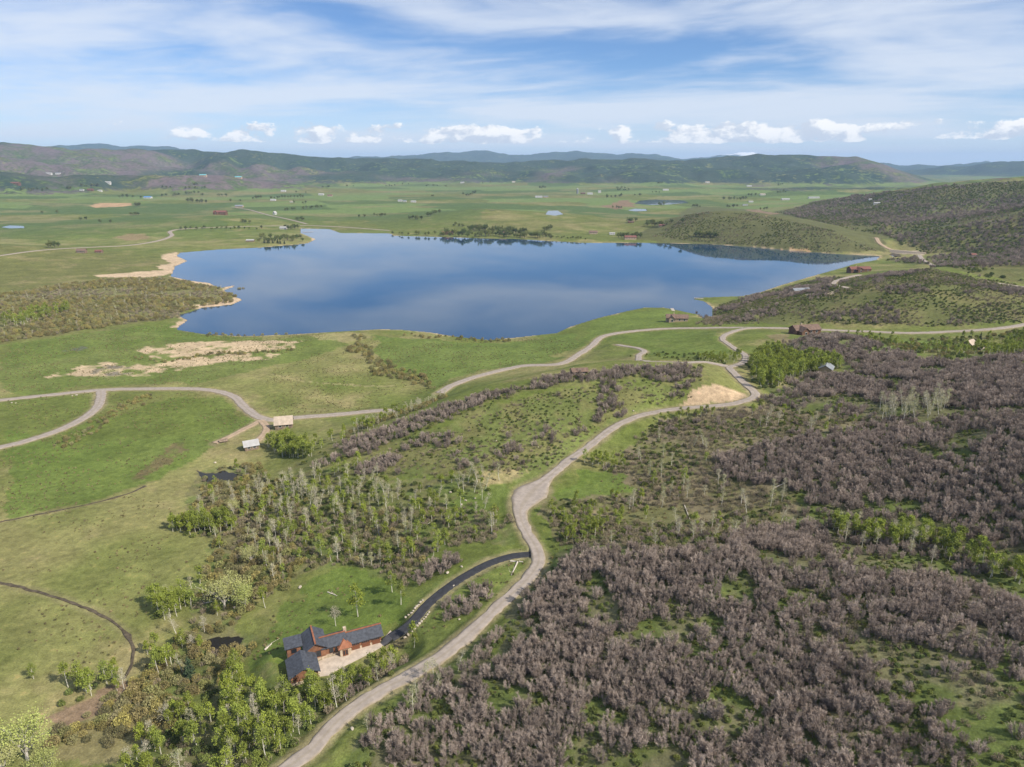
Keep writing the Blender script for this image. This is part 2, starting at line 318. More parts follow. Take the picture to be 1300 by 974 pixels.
for nm, (c, zs, wdt) in road_geo.items():
    soil = ROADS[nm][2] == 'soil'
    for (x, y), z, w in zip(c, zs, wdt):
        r = math.hypot(x, y); u = math.atan2(x, y); rad = w / 2 + max(4.0, 0.02 * r)
        b = (math.log(r) - LR[0]) / DL; db = int(rad / r / DL) + 2
        a = float(aidx(u)); da = int(rad / r / R(0.155)) + 2
        b0, b1 = max(0, int(b) - db), min(NR, int(b) + db + 2); a0, a1 = max(0, int(a) - da), min(NA, int(a) + da + 2)
        if b1 <= b0 or a1 <= a0: continue
        d = np.hypot(GX[b0:b1, a0:a1] - x, GY[b0:b1, a0:a1] - y) - w / 2
        sub = RD[b0:b1, a0:a1]; m = d < sub
        sub[m] = d[m]
        wt_ = 1 - sstep(0.6, rad - w / 2, d)
        mm = m & (wt_ > 0) & (not soil)
        Hs = H[b0:b1, a0:a1]
        Hn[b0:b1, a0:a1][mm] = (Hs * (1 - wt_) + (z - 0.06) * wt_)[mm]
        RKIND[b0:b1, a0:a1][m] = 1 if soil else 2
H = Hn

# ponds: level water in shallow basins
PONDS = [('creek_pond', [(251,599),(262,602),(276,601),(285,597),(290,600),(303,602),(313,604),(296,609),(282,613),(265,614),(256,607)], 'dark still pond beside the creek willows below the barns'),
 ('lower_pond', [(257,824),(264,815),(276,811),(291,809),(309,807),(304,817),(290,825),(272,829)], 'small dark pond at the foot of the house lawn'),
 ('valley_pond', [(806,258),(812,254),(830,253),(850,253.5),(868,255),(874,258),(850,260),(825,260.5)], 'blue pond far out in the valley'),
 ('silver_pond', [(692,271),(696,269.5),(708,270),(715,272),(704,273)], 'pale narrow pond in the far pasture'),
 ('marsh_pond', [(797,267),(806,265),(820,265.5),(821,268),(806,268.5)], 'pale pond in front of the brown marsh'),
 ('pasture_pond', [(2,288.5),(12,286.5),(30,287),(31,289.5),(12,290)], 'pale stock pond in the left pasture'),
 ('dam_pool', [(1129,324),(1133,321),(1142,323),(1144,326),(1134,327)], 'small pool below the dam road')]
pond_geo = []
PM = np.zeros(H.shape, bool)
for nm, pp, lab in PONDS:
    P_ = wpoly(pp, 6.0)
    lev = float(np.median(ground(P_[:, 0], P_[:, 1])))
    x0, x1, y0, y1 = P_[:, 0].min(), P_[:, 0].max(), P_[:, 1].min(), P_[:, 1].max(); mrg = max(8.0, 0.012 * y0)
    m = (GX > x0 - mrg) & (GX < x1 + mrg) & (GY > y0 - mrg) & (GY < y1 + mrg)
    xs, ys = GX[m], GY[m]; di = dist_poly(xs, ys, P_); inn = inpoly(xs, ys, P_)
    h = H[m]; wgt = 1 - sstep(0, mrg, di)
    h = np.where(inn, lev - 0.1 - np.minimum(1.5, di * 0.3), h * (1 - wgt) + np.maximum(lev + 0.08 + 0.04 * di, h * 0.3 + lev * 0.7) * wgt)
    H[m] = h; pm = PM[m]; pm |= inn; PM[m] = pm
    pond_geo.append((nm, P_, lev - 0.02, lab))

# level pad for the big house and its court
HX, HY = [float(v[0]) for v in hit(437.3, 832)]
HZ = float(ground(np.array([HX]), np.array([HY]))[0]) + 0.4; HYAW = R(24)
ca, sa = math.cos(HYAW), math.sin(HYAW)
def hl(u, v): return HX + u * ca - v * sa, HY + u * sa + v * ca
ul = (GX - HX) * ca + (GY - HY) * sa; vl = -(GX - HX) * sa + (GY - HY) * ca
pd = np.hypot(np.maximum(np.abs(ul + 2.5) - 15.5, 0), np.maximum(np.abs(vl + 1) - 8, 0))
pw = 1 - sstep(0.5, 9, pd); H = H * (1 - pw) + (HZ - 0.12) * pw

# ------------------------------------------------------------------ ground colours (albedo)
def C(r, g, b): return np.array([r, g, b])
n1 = fbm(GX, GY, 170, 5, 100); n2 = fbm(GX, GY, 38, 5, 110); n3 = fbm(GX, GY, 9, 4, 120); n4 = fbm(GX, GY, 900, 4, 130)
lush, pale, olive, dry = C(.112, .138, .034), C(.200, .192, .075), C(.138, .130, .048), C(.26, .21, .11)
def lerp(a, b, t): return a + (b - a) * t[..., None]
col = lerp(np.broadcast_to(lush, H.shape + (3,)), pale, sstep(.42, .72, n1 * .55 + n2 * .45))
col = lerp(col, olive, sstep(.45, .7, n4) * .6)
col = lerp(col, dry, sstep(.56, .74, n2 * .6 + n3 * .4) * .45)
# far valley: a patchwork of pastures
fx, fy = GX * .94 + GY * .34, GY * .94 - GX * .34
cell = vnoise(np.floor(fx / 330 + n1 * .5), np.floor(fy / 260 + n4 * .8), 140)
fw = sstep(1500, 2200, GR)
col = lerp(col, C(.13, .18, .055), fw * sstep(.55, .7, cell) * .95); col = lerp(col, C(.075, .115, .035), fw * sstep(.42, .25, cell) * .9)
col = lerp(col, C(.20, .18, .085), fw * sstep(.60, .72, n1) * .55)
scr = np.zeros(H.shape)                                   # brush cover on hills (broken up further in the material)
penm = np.zeros(H.shape, bool); pmm = GR < 2000; PEN = wpoly([(800,304),(820,292),(880,262),(960,266),(1050,286),(1118,318),(1050,324),(950,316),(870,310)]); penm[pmm] = inpoly(GX[pmm], GY[pmm], PEN)
scr = np.maximum(scr, sstep(14, 34, H) * (GR > 1150) * (.45 + .22 * sstep(2600, 3200, GR)) * ~penm)
scr = np.maximum(scr, farmask * .80)
scr = np.maximum(scr, sstep(3600, 4600, GR) * sstep(.55, .66, fbm(GX, GY, 700, 4, 150)) * .55 * (1 - farmask))
lefthill = sstep(1, 9, H - 5) * (GX < -500) * (GR < 1300) * (GR > 700)
scr = np.maximum(scr, lefthill * .8)

def paint(pp, c, warp=3.0, op=1.0, nz=None, world=None):
    P_ = wpoly(pp) if world is None else world
    x0, x1, y0, y1 = P_[:, 0].min() - warp, P_[:, 0].max() + warp, P_[:, 1].min() - warp, P_[:, 1].max() + warp
    m = (GX > x0) & (GX < x1) & (GY > y0) & (GY < y1)
    xs, ys = GX[m], GY[m]
    wx = (fbm(xs, ys, warp * 4, 4, 160) - .5) * 4 * warp; wy = (fbm(xs, ys, warp * 4, 4, 170) - .5) * 4 * warp
    inn = inpoly(xs + wx, ys + wy, P_).astype(float) * op
    if nz is not None: inn = inn * nz[m]
    cc = col[m]; col[m] = cc + (np.asarray(c) - cc) * inn[:, None]
# --- vegetation zones, in photograph pixels
ZN = dict(
 oak_fg=[(712,716),(760,700),(850,706),(930,697),(1000,692),(1060,717),(1120,737),(1200,747),(1240,752),(1290,777),(1360,790),(1360,1020),(430,1020),(480,965),(535,935),(565,890),(602,862),(628,850),(632,805),(664,768),(697,738)],
 strip=[(425,985),(470,915),(530,880),(590,838),(620,812),(628,850),(602,862),(565,890),(535,935),(480,965),(455,1010)],
 oak_mid=[(905,587),(960,567),(1040,550),(1120,542),(1200,547),(1300,537),(1360,540),(1360,745),(1290,692),(1200,657),(1100,652),(1030,650),(1000,612),(930,602)],
 oak_mid2=[(900,690),(950,674),(1030,667),(1050,692),(980,704)],
 mix=[(694,650),(705,632),(760,606),(832,534),(880,527),(970,512),(1050,530),(1130,535),(1040,548),(920,578),(928,605),(1000,618),(1020,655),(940,690),(850,698),(760,694),(706,694),(692,670)],
 oak_up=[(985,436),(1020,430),(1060,424),(1110,436),(1150,449),(1200,463),(1250,456),(1300,447),(1360,440),(1360,520),(1200,522),(1100,515),(1020,500),(1010,482),(1100,475),(1066,464),(1000,450)],
 aspen_up=[(948,462),(988,444),(1006,456),(1055,460),(1080,468),(1000,480),(985,494),(958,489)],
 pale_up=[(1110,518),(1220,515),(1224,533),(1120,540)],
 aspen_row=[(1040,662),(1080,668),(1160,680),(1240,706),(1320,735),(1320,748),(1240,722),(1160,702),(1100,694),(1050,684)],
 ridge_oak=[(372,592),(402,577),(470,552),(530,527),(600,505),(700,480),(850,463),(903,470),(898,480),(800,484),(740,489),(660,498),(620,511),(560,536),(520,558),(460,578),(405,594)],
 ridge_slope=[(420,602),(520,562),(620,514),(750,490),(900,480),(870,503),(800,523),(740,555),(700,590),(650,602),(560,602),(480,612)],
 pale_left=[(352,606),(430,594),(480,610),(560,614),(600,604),(632,622),(560,644),(470,646),(400,644)],
 mid_left=[(300,640),(340,610),(420,645),(520,648),(600,645),(655,668),(650,692),(570,690),(520,742),(440,722),(385,722),(345,742),(310,695)],
 creek=[(250,604),(320,588),(350,610),(325,680),(385,700),(378,735),(330,755),(292,800),(322,826),(282,868),(205,900),(130,945),(80,925),(175,865),(205,835),(252,800),(255,760),(275,705),(240,660)],
 grove_a=[(214,668),(262,662),(296,668),(290,682),(235,680)],
 grove_b=[(190,768),(230,758),(258,764),(256,776),(215,790),(194,782)],
 grove_c=[(82,876),(120,866),(158,862),(158,872),(92,890)],
 grove_d=[(194,846),(224,838),(230,850),(200,860)],
 lower=[(278,868),(325,845),(365,880),(420,880),(470,858),(500,835),(525,848),(430,908),(370,960),(330,1000),(150,1000),(200,935),(255,900)],
 barn_grove=[(340,566),(366,562),(392,566),(398,580),(354,584)],
 delta=[(-10,376),(60,366),(130,355),(200,354),(245,359),(275,367),(296,376),(296,384),(255,390),(235,395),(222,404),(150,412),(80,424),(-10,438)],
 hedge=[(446,426),(462,426),(472,450),(502,465),(547,478),(556,492),(530,493),(480,472),(450,446)],
 ditch=[(72,566),(112,540),(152,515),(190,500),(202,505),(152,526),(122,549),(96,569)],
 hill_mid=[(885,397),(960,374),(1040,354),(1100,350),(1180,341),(1300,364),(1360,372),(1360,405),(1200,414),(1050,411),(940,411),(905,412)],
 penin=[(830,300),(880,270),(960,272),(1050,292),(1113,318),(1050,320),(950,312),(870,306)],
 right_low=[(1120,330),(1180,326),(1240,318),(1300,312),(1360,310),(1360,362),(1300,360),(1190,338)],
 right_hill=[(985,270),(1040,256),(1090,248),(1200,236),(1300,230),(1360,226),(1360,318),(1180,322),(1130,302)],
 right_all=[(700,706),(702,640),(760,606),(832,536),(960,514),(1000,484),(1100,470),(1360,445),(1360,1020),(560,1020),(640,850),(650,780)],
 right_mid=[(1060,424),(1130,430),(1230,430),(1360,415),(1360,445),(1250,452),(1200,458),(1140,444)],
)
ZW = {k: wpoly(v) for k, v in ZN.items()}
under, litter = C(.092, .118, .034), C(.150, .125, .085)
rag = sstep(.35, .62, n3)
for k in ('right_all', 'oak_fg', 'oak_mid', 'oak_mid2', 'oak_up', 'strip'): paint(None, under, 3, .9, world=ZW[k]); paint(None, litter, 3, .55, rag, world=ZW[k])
paint(None, C(.135, .130, .058), 3, .85, world=ZW['mix']); paint(None, C(.18, .145, .10), 3, .6, rag, world=ZW['mix'])
for k in ('ridge_oak', 'ridge_slope'): paint(None, C(.118, .140, .044), 3, .85, world=ZW[k]); paint(None, C(.155, .145, .06), 3, .7, rag, world=ZW[k])
for k in ('creek', 'mid_left', 'lower', 'pale_left'): paint(None, C(.112, .142, .042), 4, .8, world=ZW[k]); paint(None, C(.165, .135, .075), 4, .6, rag, world=ZW[k])
for k in ('hill_mid', 'penin', 'right_hill', 'right_low'): paint(None, C(.105, .112, .042), 5, .9, world=ZW[k]); paint(None, C(.15, .135, .06), 5, .6, sstep(.42, .66, n2), world=ZW[k])
paint(None, C(.15, .145, .06), 4, .8, world=ZW['delta'])
paint([(985,268),(1040,258),(1100,268),(1130,300),(1122,320),(1080,312),(1040,292),(960,272)], C(.098, .102, .042), 8, .9)
paint(None, C(.098, .102, .042), 8, .85, world=PEN)
lush2 = C(.100, .142, .030)
paint([(0,545),(60,558),(150,525),(205,505),(290,505),(325,540),(270,570),(240,590),(190,610),(120,638),(0,660)], lush2, 5, .85)
paint([(130,497),(180,497),(240,497),(295,506),(322,530),(250,555),(140,560),(90,570),(60,560),(140,520)], C(.105,.128,.03), 4, .5)
paint([(0,440),(80,425),(215,412),(235,420),(340,430),(430,425),(440,440),(330,470),(250,488),(120,492),(0,500)], lush2, 6, .7)
paint([(470,425),(560,432),(640,436),(720,424),(740,440),(690,460),(600,470),(560,490),(520,478),(480,455)], C(.105,.148,.034), 6, .85)
paint([(760,404),(840,392),(870,402),(850,414),(780,420),(730,440)], C(.115,.155,.036), 4, .9)
paint([(770,428),(830,422),(910,420),(915,432),(930,445),(900,452),(840,452),(800,440)], C(.11,.15,.034), 4, .8)
paint([(335,810),(395,742),(450,722),(525,752),(505,798),(430,800),(350,850),(320,845)], lush2, 4, .8)
paint([(520,760),(600,720),(672,706),(672,722),(600,790),(520,840),(500,822)], C(.125,.155,.042), 3, .7)
paint([(705,628),(742,598),(800,602),(812,626),(760,634),(716,636)], lush2, 3, .9)
paint([(560,640),(640,612),(662,640),(656,665),(600,650)], C(.115,.155,.037), 3, .8)
paint([(640,600),(720,560),(800,522),(830,516),(830,522),(740,564),(690,604),(660,622)], C(.13,.158,.047), 2, .8)
paint([(1090,440),(1130,438),(1180,452),(1120,448)], C(.13,.17,.042), 2, .9)
paint([(1130,432),(1200,432),(1230,440),(1180,444)], C(.125,.165,.042), 2, .9)
paint([(168,612),(190,585),(215,565),(240,560),(232,572),(205,592),(186,612)], C(.13,.095,.055), 3, .75, sstep(.3,.6,n3))
paint([(608,600),(640,596),(668,602),(640,612),(612,614)], C(.33,.27,.14), 2.5, .85, sstep(.3,.6,n3))
paint([(60,905),(95,888),(140,872),(178,862),(172,880),(120,905),(70,925)], C(.21,.145,.10), 2, .85)
paint([(125,915),(180,900),(240,905),(190,935),(140,974),(60,974)], C(.20,.17,.085), 4, .7)
paint([(345,475),(391,484),(450,488.5),(500,490),(500,491.2),(450,490),(391,485.6),(345,476.4)], C(.27,.24,.12), 1, .7)
paint([(0,470),(60,462),(110,456),(110,457),(60,463.2),(0,471.4)], C(.16,.17,.06), 1, .6)
soil = C(.42,.31,.20)
paint([(862,514),(871,503),(888,493),(905,488),(919,492),(940,498),(948,503),(930,510),(905,511),(881,516)], soil, 1.2, .95)
paint([(975,425),(1000,424),(1005,434),(985,440)], C(.22,.17,.10), 2, .7)
# dry marsh
marsh = C(.44,.34,.22)
mz = sstep(.40,.52,n2*.35+n3*.65)
paint([(170,446),(190,439),(240,434),(310,434),(384,433),(376,441),(330,446),(270,449),(215,456),(192,454)], marsh, 4, .95, mz)
paint([(64,478),(100,466),(130,460),(200,463),(260,453),(320,449),(360,449),(350,456),(290,460),(230,468),(180,477),(130,480)], marsh, 4, .95, mz)
paint([(400,425),(450,422),(470,428),(445,438),(410,432)], C(.26,.23,.11), 5, .7)
paint([(112,474),(124,467),(140,463),(160,468),(180,472),(172,478),(140,480)], C(.105,.105,.085), 3, .8, sstep(.40,.56,n3))
paint([(79,446),(94,441),(106,440),(104,444),(90,447)], C(.10,.11,.08), 3, .8)
# beaches
sand = C(.46,.35,.235)
for pp in ([(207,324),(222,320),(240,331),(222,339),(218,348),(190,352),(130,352),(115,350),(170,346),(205,343),(200,338),(216,334),(205,328)], [(216,350),(240,355),(268,358),(280,366),(272,370),(262,362),(236,360)], [(282,362),(298,361),(298,365),(284,368)], [(225,388),(262,386),(290,377),(309,381),(294,388),(258,392),(242,393)], [(214,418),(224,410),(240,405),(240,408),(228,416)], [(395,302),(402,304),(396,308)]):
    paint(pp, sand, 2.5, .95)
paint([(180,440),(181,440),(181,441)], sand, 1, 0)
paint([(112,262),(122,258),(165,258),(160,262),(118,264)], C(.40,.26,.15), 10, .9)
paint([(145,303),(165,297),(190,297),(185,304),(160,306)], C(.24,.17,.10), 12, .7)
paint([(760,262),(790,255),(806,255),(806,262),(780,266)], C(.20,.13,.085), 25, .9)
paint([(945,266),(960,266),(985,272),(970,276)], C(.24,.16,.11), 14, .8)
paint([(1030,373),(1056,369),(1060,372),(1034,377)], C(.46,.38,.26), 2, .95)
paint([(1010,375),(1035,372),(1032,378),(1012,380)], C(.28,.25,.17), 3, .8)
paint([(1130,317.5),(1172,319),(1172,324),(1132,321.5)], C(.36,.30,.22), 2, .9)
paint([(990,316),(1030,317),(1032,320),(1000,319)], C(.38,.25,.14), 4, .8)
# shoreline, road verges
sh = outn & (dl < 60)
col[sh] = lerp(col, sand, (1 - sstep(1.0, 4.5, dl + (n3 - .5) * 6)) * .65 * sstep(.40, .55, n2))[sh]
rock = sstep(1.0, 1.6, RD) * 0
vg = 1 - sstep(.3, 2.6, RD + (n3 - .5) * 3)
col = lerp(col, C(.235, .195, .115), vg * np.where(RKIND == 2, .75, .35))
col = np.where(PM[..., None], C(.06, .055, .04), col); col = np.where(ins[..., None], C(.10, .09, .06), col)
# snow on the farthest peaks
snow = sstep(430, 480, H + (fbm(GX, GY, 500, 4, 190) - .5) * 200) * (GR > 21500)
col = lerp(col, C(.85, .87, .9), snow); scr = scr * (1 - snow)
scr = np.where(RD < 3, 0, scr); scr = np.where(ins | PM, 0, scr)
conif = farmask * sstep(.38, .50, fbm(GX, GY, 1100, 3, 200)) * (GR > 3800)
conif = np.maximum(conif, sstep(9000, 11000, GR))

# ------------------------------------------------------------------ materials
def mat(name, color, rough=.85, var=.0, hue=0.0, spec=.25, bump=0.0, bscale=20.0, noise=None, n_amt=.3, metallic=0.0, c2=None, transl=0.0):
    m = bpy.data.materials.new(name); m.use_nodes = True; t = NT(m.node_tree); m.node_tree.nodes.clear()
    c = t.n('ShaderNodeRGB'); c.outputs[0].default_value = (*color, 1); cs = c.outputs[0]
    if var or c2 is not None:
        oi = t.n('ShaderNodeObjectInfo')
        if c2 is not None: cs = t.mix(oi.outputs['Random'], cs, (*c2, 1))
        if var:
            rv = t.n('ShaderNodeTexWhiteNoise', noise_dimensions='1D', i={'W': oi.outputs['Random']}).outputs[0]
            cs = t.n('ShaderNodeHueSaturation', i={'Color': cs, 'Value': t.math('MULTIPLY_ADD', rv, 2 * var, 1 - var), 'Hue': t.math('MULTIPLY_ADD', oi.outputs['Random'], hue, .5 - hue / 2)}).outputs[0]
    tcn = t.n('ShaderNodeTexCoord')
    if noise:
        nz = t.noise(tcn.outputs['Object'], noise, 5)
        cs = t.mix(t.ramp(nz, .3, .7), t.mix(1.0, cs, (1 - n_amt,) * 3 + (1,), 'MULTIPLY'), t.mix(1.0, cs, (1 + n_amt,) * 3 + (1,), 'MULTIPLY'))
    b = t.n('ShaderNodeBsdfPrincipled', i={'Base Color': cs, 'Roughness': rough, 'Specular IOR Level': spec, 'Metallic': metallic})
    if bump:
        bn = t.n('ShaderNodeBump', i={'Height': t.noise(tcn.outputs['Object'], bscale, 4), 'Strength': bump, 'Distance': .1}); t.t.links.new(bn.outputs[0], b.inputs['Normal'])
    o = b.outputs[0]
    if transl:
        tr = t.n('ShaderNodeBsdfTranslucent', i={0: cs}); o = t.n('ShaderNodeMixShader', i={0: transl, 1: o, 2: tr.outputs[0]}).outputs[0]
    t.n('ShaderNodeOutputMaterial', i={0: o}); return m

def water_mat(name, body, rough=.03, bump=.03, ior=1.46):
    m = bpy.data.materials.new(name); m.use_nodes = True; t = NT(m.node_tree); m.node_tree.nodes.clear()
    g = t.n('ShaderNodeTexCoord').outputs['Object']
    nz = t.noise(g, .012, 3); rz = t.math('MULTIPLY_ADD', t.ramp(nz, .45, .7), .05, rough)
    bn = t.n('ShaderNodeBump', i={'Height': t.noise(g, .6, 3), 'Strength': bump, 'Distance': .05})
    b = t.n('ShaderNodeBsdfPrincipled', i={'Base Color': (*body, 1), 'Roughness': rz, 'IOR': ior, 'Specular IOR Level': .5, 'Normal': bn.outputs[0]})
    t.n('ShaderNodeOutputMaterial', i={0: b.outputs[0]}); return m

def ground_mat():
    m = bpy.data.materials.new('ground'); m.use_nodes = True; t = NT(m.node_tree); m.node_tree.nodes.clear()
    g = t.n('ShaderNodeTexCoord').outputs['Object']
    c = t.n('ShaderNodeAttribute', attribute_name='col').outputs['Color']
    s = t.n('ShaderNodeAttribute', attribute_name='scrub').outputs['Fac']
    cf = t.n('ShaderNodeAttribute', attribute_name='conif').outputs['Fac']
    f0 = t.noise(g, 2.2, 3, .6); f1 = t.noise(g, .35, 5, .65); f2 = t.noise(g, .045, 5, .6); f3 = t.noise(g, .006, 5, .6)
    v = t.math('MULTIPLY', t.math('MULTIPLY_ADD', f1, 1.5, .25), t.math('MULTIPLY_ADD', f2, 1.0, .5))
    v = t.math('MULTIPLY', v, t.math('MULTIPLY_ADD', f0, 1.2, .4))
    vc = t.n('ShaderNodeCombineXYZ', i={0: v, 1: v, 2: v}).outputs[0]
    base = t.mix(1.0, c, vc, 'MULTIPLY')
    # tussocks a little browner
    base = t.mix(t.math('MULTIPLY', t.ramp(f1, .58, .74), .35), base, t.mix(1.0, base, (1.45, .95, 1.15, 1), 'MULTIPLY'))
    k = t.math('ADD', t.math('MULTIPLY', t.noise(g, .03, 7, .68), .62), t.math('MULTIPLY', f3, .38))
    thr = t.math('SUBTRACT', .70, t.math('MULTIPLY', s, .34))
    mk = t.math('MULTIPLY', t.ramp(t.math('SUBTRACT', k, thr), -.03, .05), t.math('GREATER_THAN', s, .02))
    tone = t.ramp(t.math('ADD', t.math('MULTIPLY', f3, .6), t.math('MULTIPLY', f2, .4)), .40, .58)
    sc = t.mix(tone, (.062, .082, .032, 1), (.125, .098, .096, 1))
    sc = t.mix(cf, sc, t.mix(t.ramp(f3, .35, .65), (.026, .046, .030, 1), (.045, .064, .042, 1)))
    sc = t.mix(1.0, sc, vc, 'MULTIPLY')
    out = t.mix(mk, base, sc)
    hgt = t.math('ADD', t.math('MULTIPLY', f1, .55), t.math('MULTIPLY', mk, 1.2))
    bn = t.n('ShaderNodeBump', i={'Height': hgt, 'Strength': .55, 'Distance': 1.2})
    b = t.n('ShaderNodeBsdfPrincipled', i={'Base Color': out, 'Roughness': .95, 'Specular IOR Level': .08, 'Normal': bn.outputs[0]})
    t.n('ShaderNodeOutputMaterial', i={0: b.outputs[0]}); return m
def tag(o, label=None, cat=None, group=None, kind=None):
    for k, v in (('label', label), ('category', cat), ('group', group), ('kind', kind)):
        if v: o[k] = v
    return o
def mesh_np(name, v, f, mats=(), mi=None, smooth=False):
    me = bpy.data.meshes.new(name); v = np.asarray(v, np.float32)
    if isinstance(f, np.ndarray):
        nf, k = f.shape; me.vertices.add(len(v)); me.vertices.foreach_set('co', v.ravel())
        me.loops.add(nf * k); me.loops.foreach_set('vertex_index', f.astype(np.int32).ravel())
        me.polygons.add(nf); me.polygons.foreach_set('loop_start', np.arange(0, nf * k, k, dtype=np.int32))
        me.update(calc_edges=True)
    else:
        me.from_pydata([tuple(map(float, p)) for p in v], [], f); me.update()
    for m in mats: me.materials.append(m)
    if mi is not None: me.polygons.foreach_set('material_index', np.asarray(mi, np.int32))
    me.polygons.foreach_set('use_smooth', np.full(len(me.polygons), smooth)); return me
def link(name, me, parent=None):
    o = bpy.data.objects.new(name, me); COL.objects.link(o)
    if parent: o.parent = parent
    return o

def road_mat(name, c_in, c_edge):
    m = mat(name, c_in, .95, noise=.5, n_amt=.14, bump=.3, bscale=4); t = NT(m.node_tree); bs = [n_ for n_ in m.node_tree.nodes if n_.type == 'BSDF_PRINCIPLED'][0]; src = bs.inputs['Base Color'].links[0].from_socket
    ac = t.math('ABSOLUTE', t.n('ShaderNodeAttribute', attribute_name='across').outputs['Fac']); g = t.n('ShaderNodeTexCoord').outputs['Object']; nz = t.noise(g, .35, 4)
    e = t.math('ADD', t.ramp(t.math('ADD', ac, t.math('MULTIPLY', t.math('SUBTRACT', nz, .5), .9)), .72, 1.05), t.math('MULTIPLY', t.math('SUBTRACT', 1.0, t.ramp(ac, .05, .28)), .45), clamp=True)
    m.node_tree.links.new(t.mix(t.math('MULTIPLY', e, .75), src, (*c_edge, 1)), bs.inputs['Base Color']); return m
M = dict(
 gravel=road_mat('gravel', (.30, .258, .222), (.225, .185, .125)), asphalt=mat('asphalt', (.034, .035, .040), .8, noise=.8, n_amt=.2),
 dirt=road_mat('dirt', (.36, .265, .185), (.20, .175, .09)), soil=mat('soil', (.085, .068, .045), .95, noise=.8, n_amt=.35),
 water=water_mat('lake_water', (.012, .045, .095)), pond=water_mat('pond_water', (.020, .018, .013), .02, .01, 1.25))

# ------------------------------------------------------------------ terrain mesh
idx = np.arange(NR * NA).reshape(NR, NA)
quads = np.stack([idx[:-1, :-1], idx[:-1, 1:], idx[1:, 1:], idx[1:, :-1]], -1).reshape(-1, 4)
tme = mesh_np('ground', np.stack([GX, GY, H], -1).reshape(-1, 3), quads[:, ::-1], [ground_mat()], smooth=True)
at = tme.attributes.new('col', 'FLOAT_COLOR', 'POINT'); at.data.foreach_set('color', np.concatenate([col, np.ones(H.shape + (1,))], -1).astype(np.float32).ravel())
for nm, arr in (('scrub', scr), ('conif', conif)):
    at = tme.attributes.new(nm, 'FLOAT', 'POINT'); at.data.foreach_set('value', arr.astype(np.float32).ravel())
tag(link('ground', tme), 'rolling green valley floor and scrubby hills reaching to the mountains', 'ground', kind='structure')
# lake + ponds
def poly_sheet(name, P_, z, m, grow=0.0):
    c = P_.mean(0); q = P_ + (P_ - c) / (np.hypot(*(P_ - c).T)[:, None] + 1e-6) * grow
    o = link(name, mesh_np(name, [(x, y, z) for x, y in q], [list(range(len(q)))], [m]))
    if o.data.polygons[0].normal.z < 0: o.data.flip_normals()
    return o
q = []
for i in range(len(lake_poly)):                            # lake sheet follows the outline, tucked a little under the banks
    q.append(lake_poly[i])
q = np.array(q); area = 0.5 * np.sum(q[:, 0] * np.roll(q[:, 1], -1) - np.roll(q[:, 0], -1) * q[:, 1])
tg = np.roll(q, -1, 0) - np.roll(q, 1, 0); tg /= np.hypot(*tg.T)[:, None]; nrm = np.stack([tg[:, 1], -tg[:, 0]], 1) * np.sign(area)
tag(poly_sheet('lake', q + nrm * 2.0, 0.0, M['water']), 'large calm blue lake mirroring the sky and hills', 'lake', kind='structure')
for nm, P_, lev, lab in pond_geo: tag(poly_sheet(nm, P_, lev, M['pond'], .5), lab, 'pond', kind='structure')
# roads
for nm, (c, zs, wdt) in road_geo.items():
    pp, wd, mt, lab = ROADS[nm]
    tg = np.gradient(c, axis=0); tg /= np.hypot(*tg.T)[:, None] + 1e-9; nr = np.stack([tg[:, 1], -tg[:, 0]], 1)
    jl = (fbm(c[:, 0], c[:, 1], 3.2, 3, 210) - .5) * 1.5; jr = (fbm(c[:, 0], c[:, 1], 3.2, 3, 220) - .5) * 1.5
    if mt == 'asphalt': jl = jl * .1; jr = jr * .1
    off = np.hypot(c[:, 0], c[:, 1]) * .00025 + .07
    rows = []
    SS = ((-1.06, -.5), (-1, 0), (-.75, .03), (-.5, .05), (-.25, .06), (0, .07), (.25, .06), (.5, .05), (.75, .03), (1, 0), (1.06, -.5))
    for s, dzz in SS:
        w2 = wdt / 2 + (jl if s < 0 else jr) * (abs(s) > .9)
        xy = c + nr * (w2 * s)[:, None]
        zz = ground(xy[:, 0], xy[:, 1]) if mt == 'soil' else zs
        base = np.maximum(zz, ground(xy[:, 0], xy[:, 1])) if abs(s) <= 1 else zz
        rows.append(np.column_stack([xy, base + off + dzz * (1 if abs(s) > 1 else .6)]))
    v = np.stack(rows, 1); nn, kk_ = v.shape[:2]; ii = np.arange(nn * kk_).reshape(nn, kk_)
    f = np.stack([ii[:-1, :-1], ii[:-1, 1:], ii[1:, 1:], ii[1:, :-1]], -1).reshape(-1, 4)
    o = link(nm, mesh_np(nm, v.reshape(-1, 3), f[:, ::-1] if False else f, [M[mt]], smooth=True))
    o.data.attributes.new('across', 'FLOAT', 'POINT').data.foreach_set('value', np.tile(np.array([s for s, _ in SS], np.float32), nn))
    if np.mean([p.normal.z for p in o.data.polygons]) < 0: o.data.flip_normals()
    tag(o, lab, 'path' if mt == 'soil' else 'road', kind='structure')
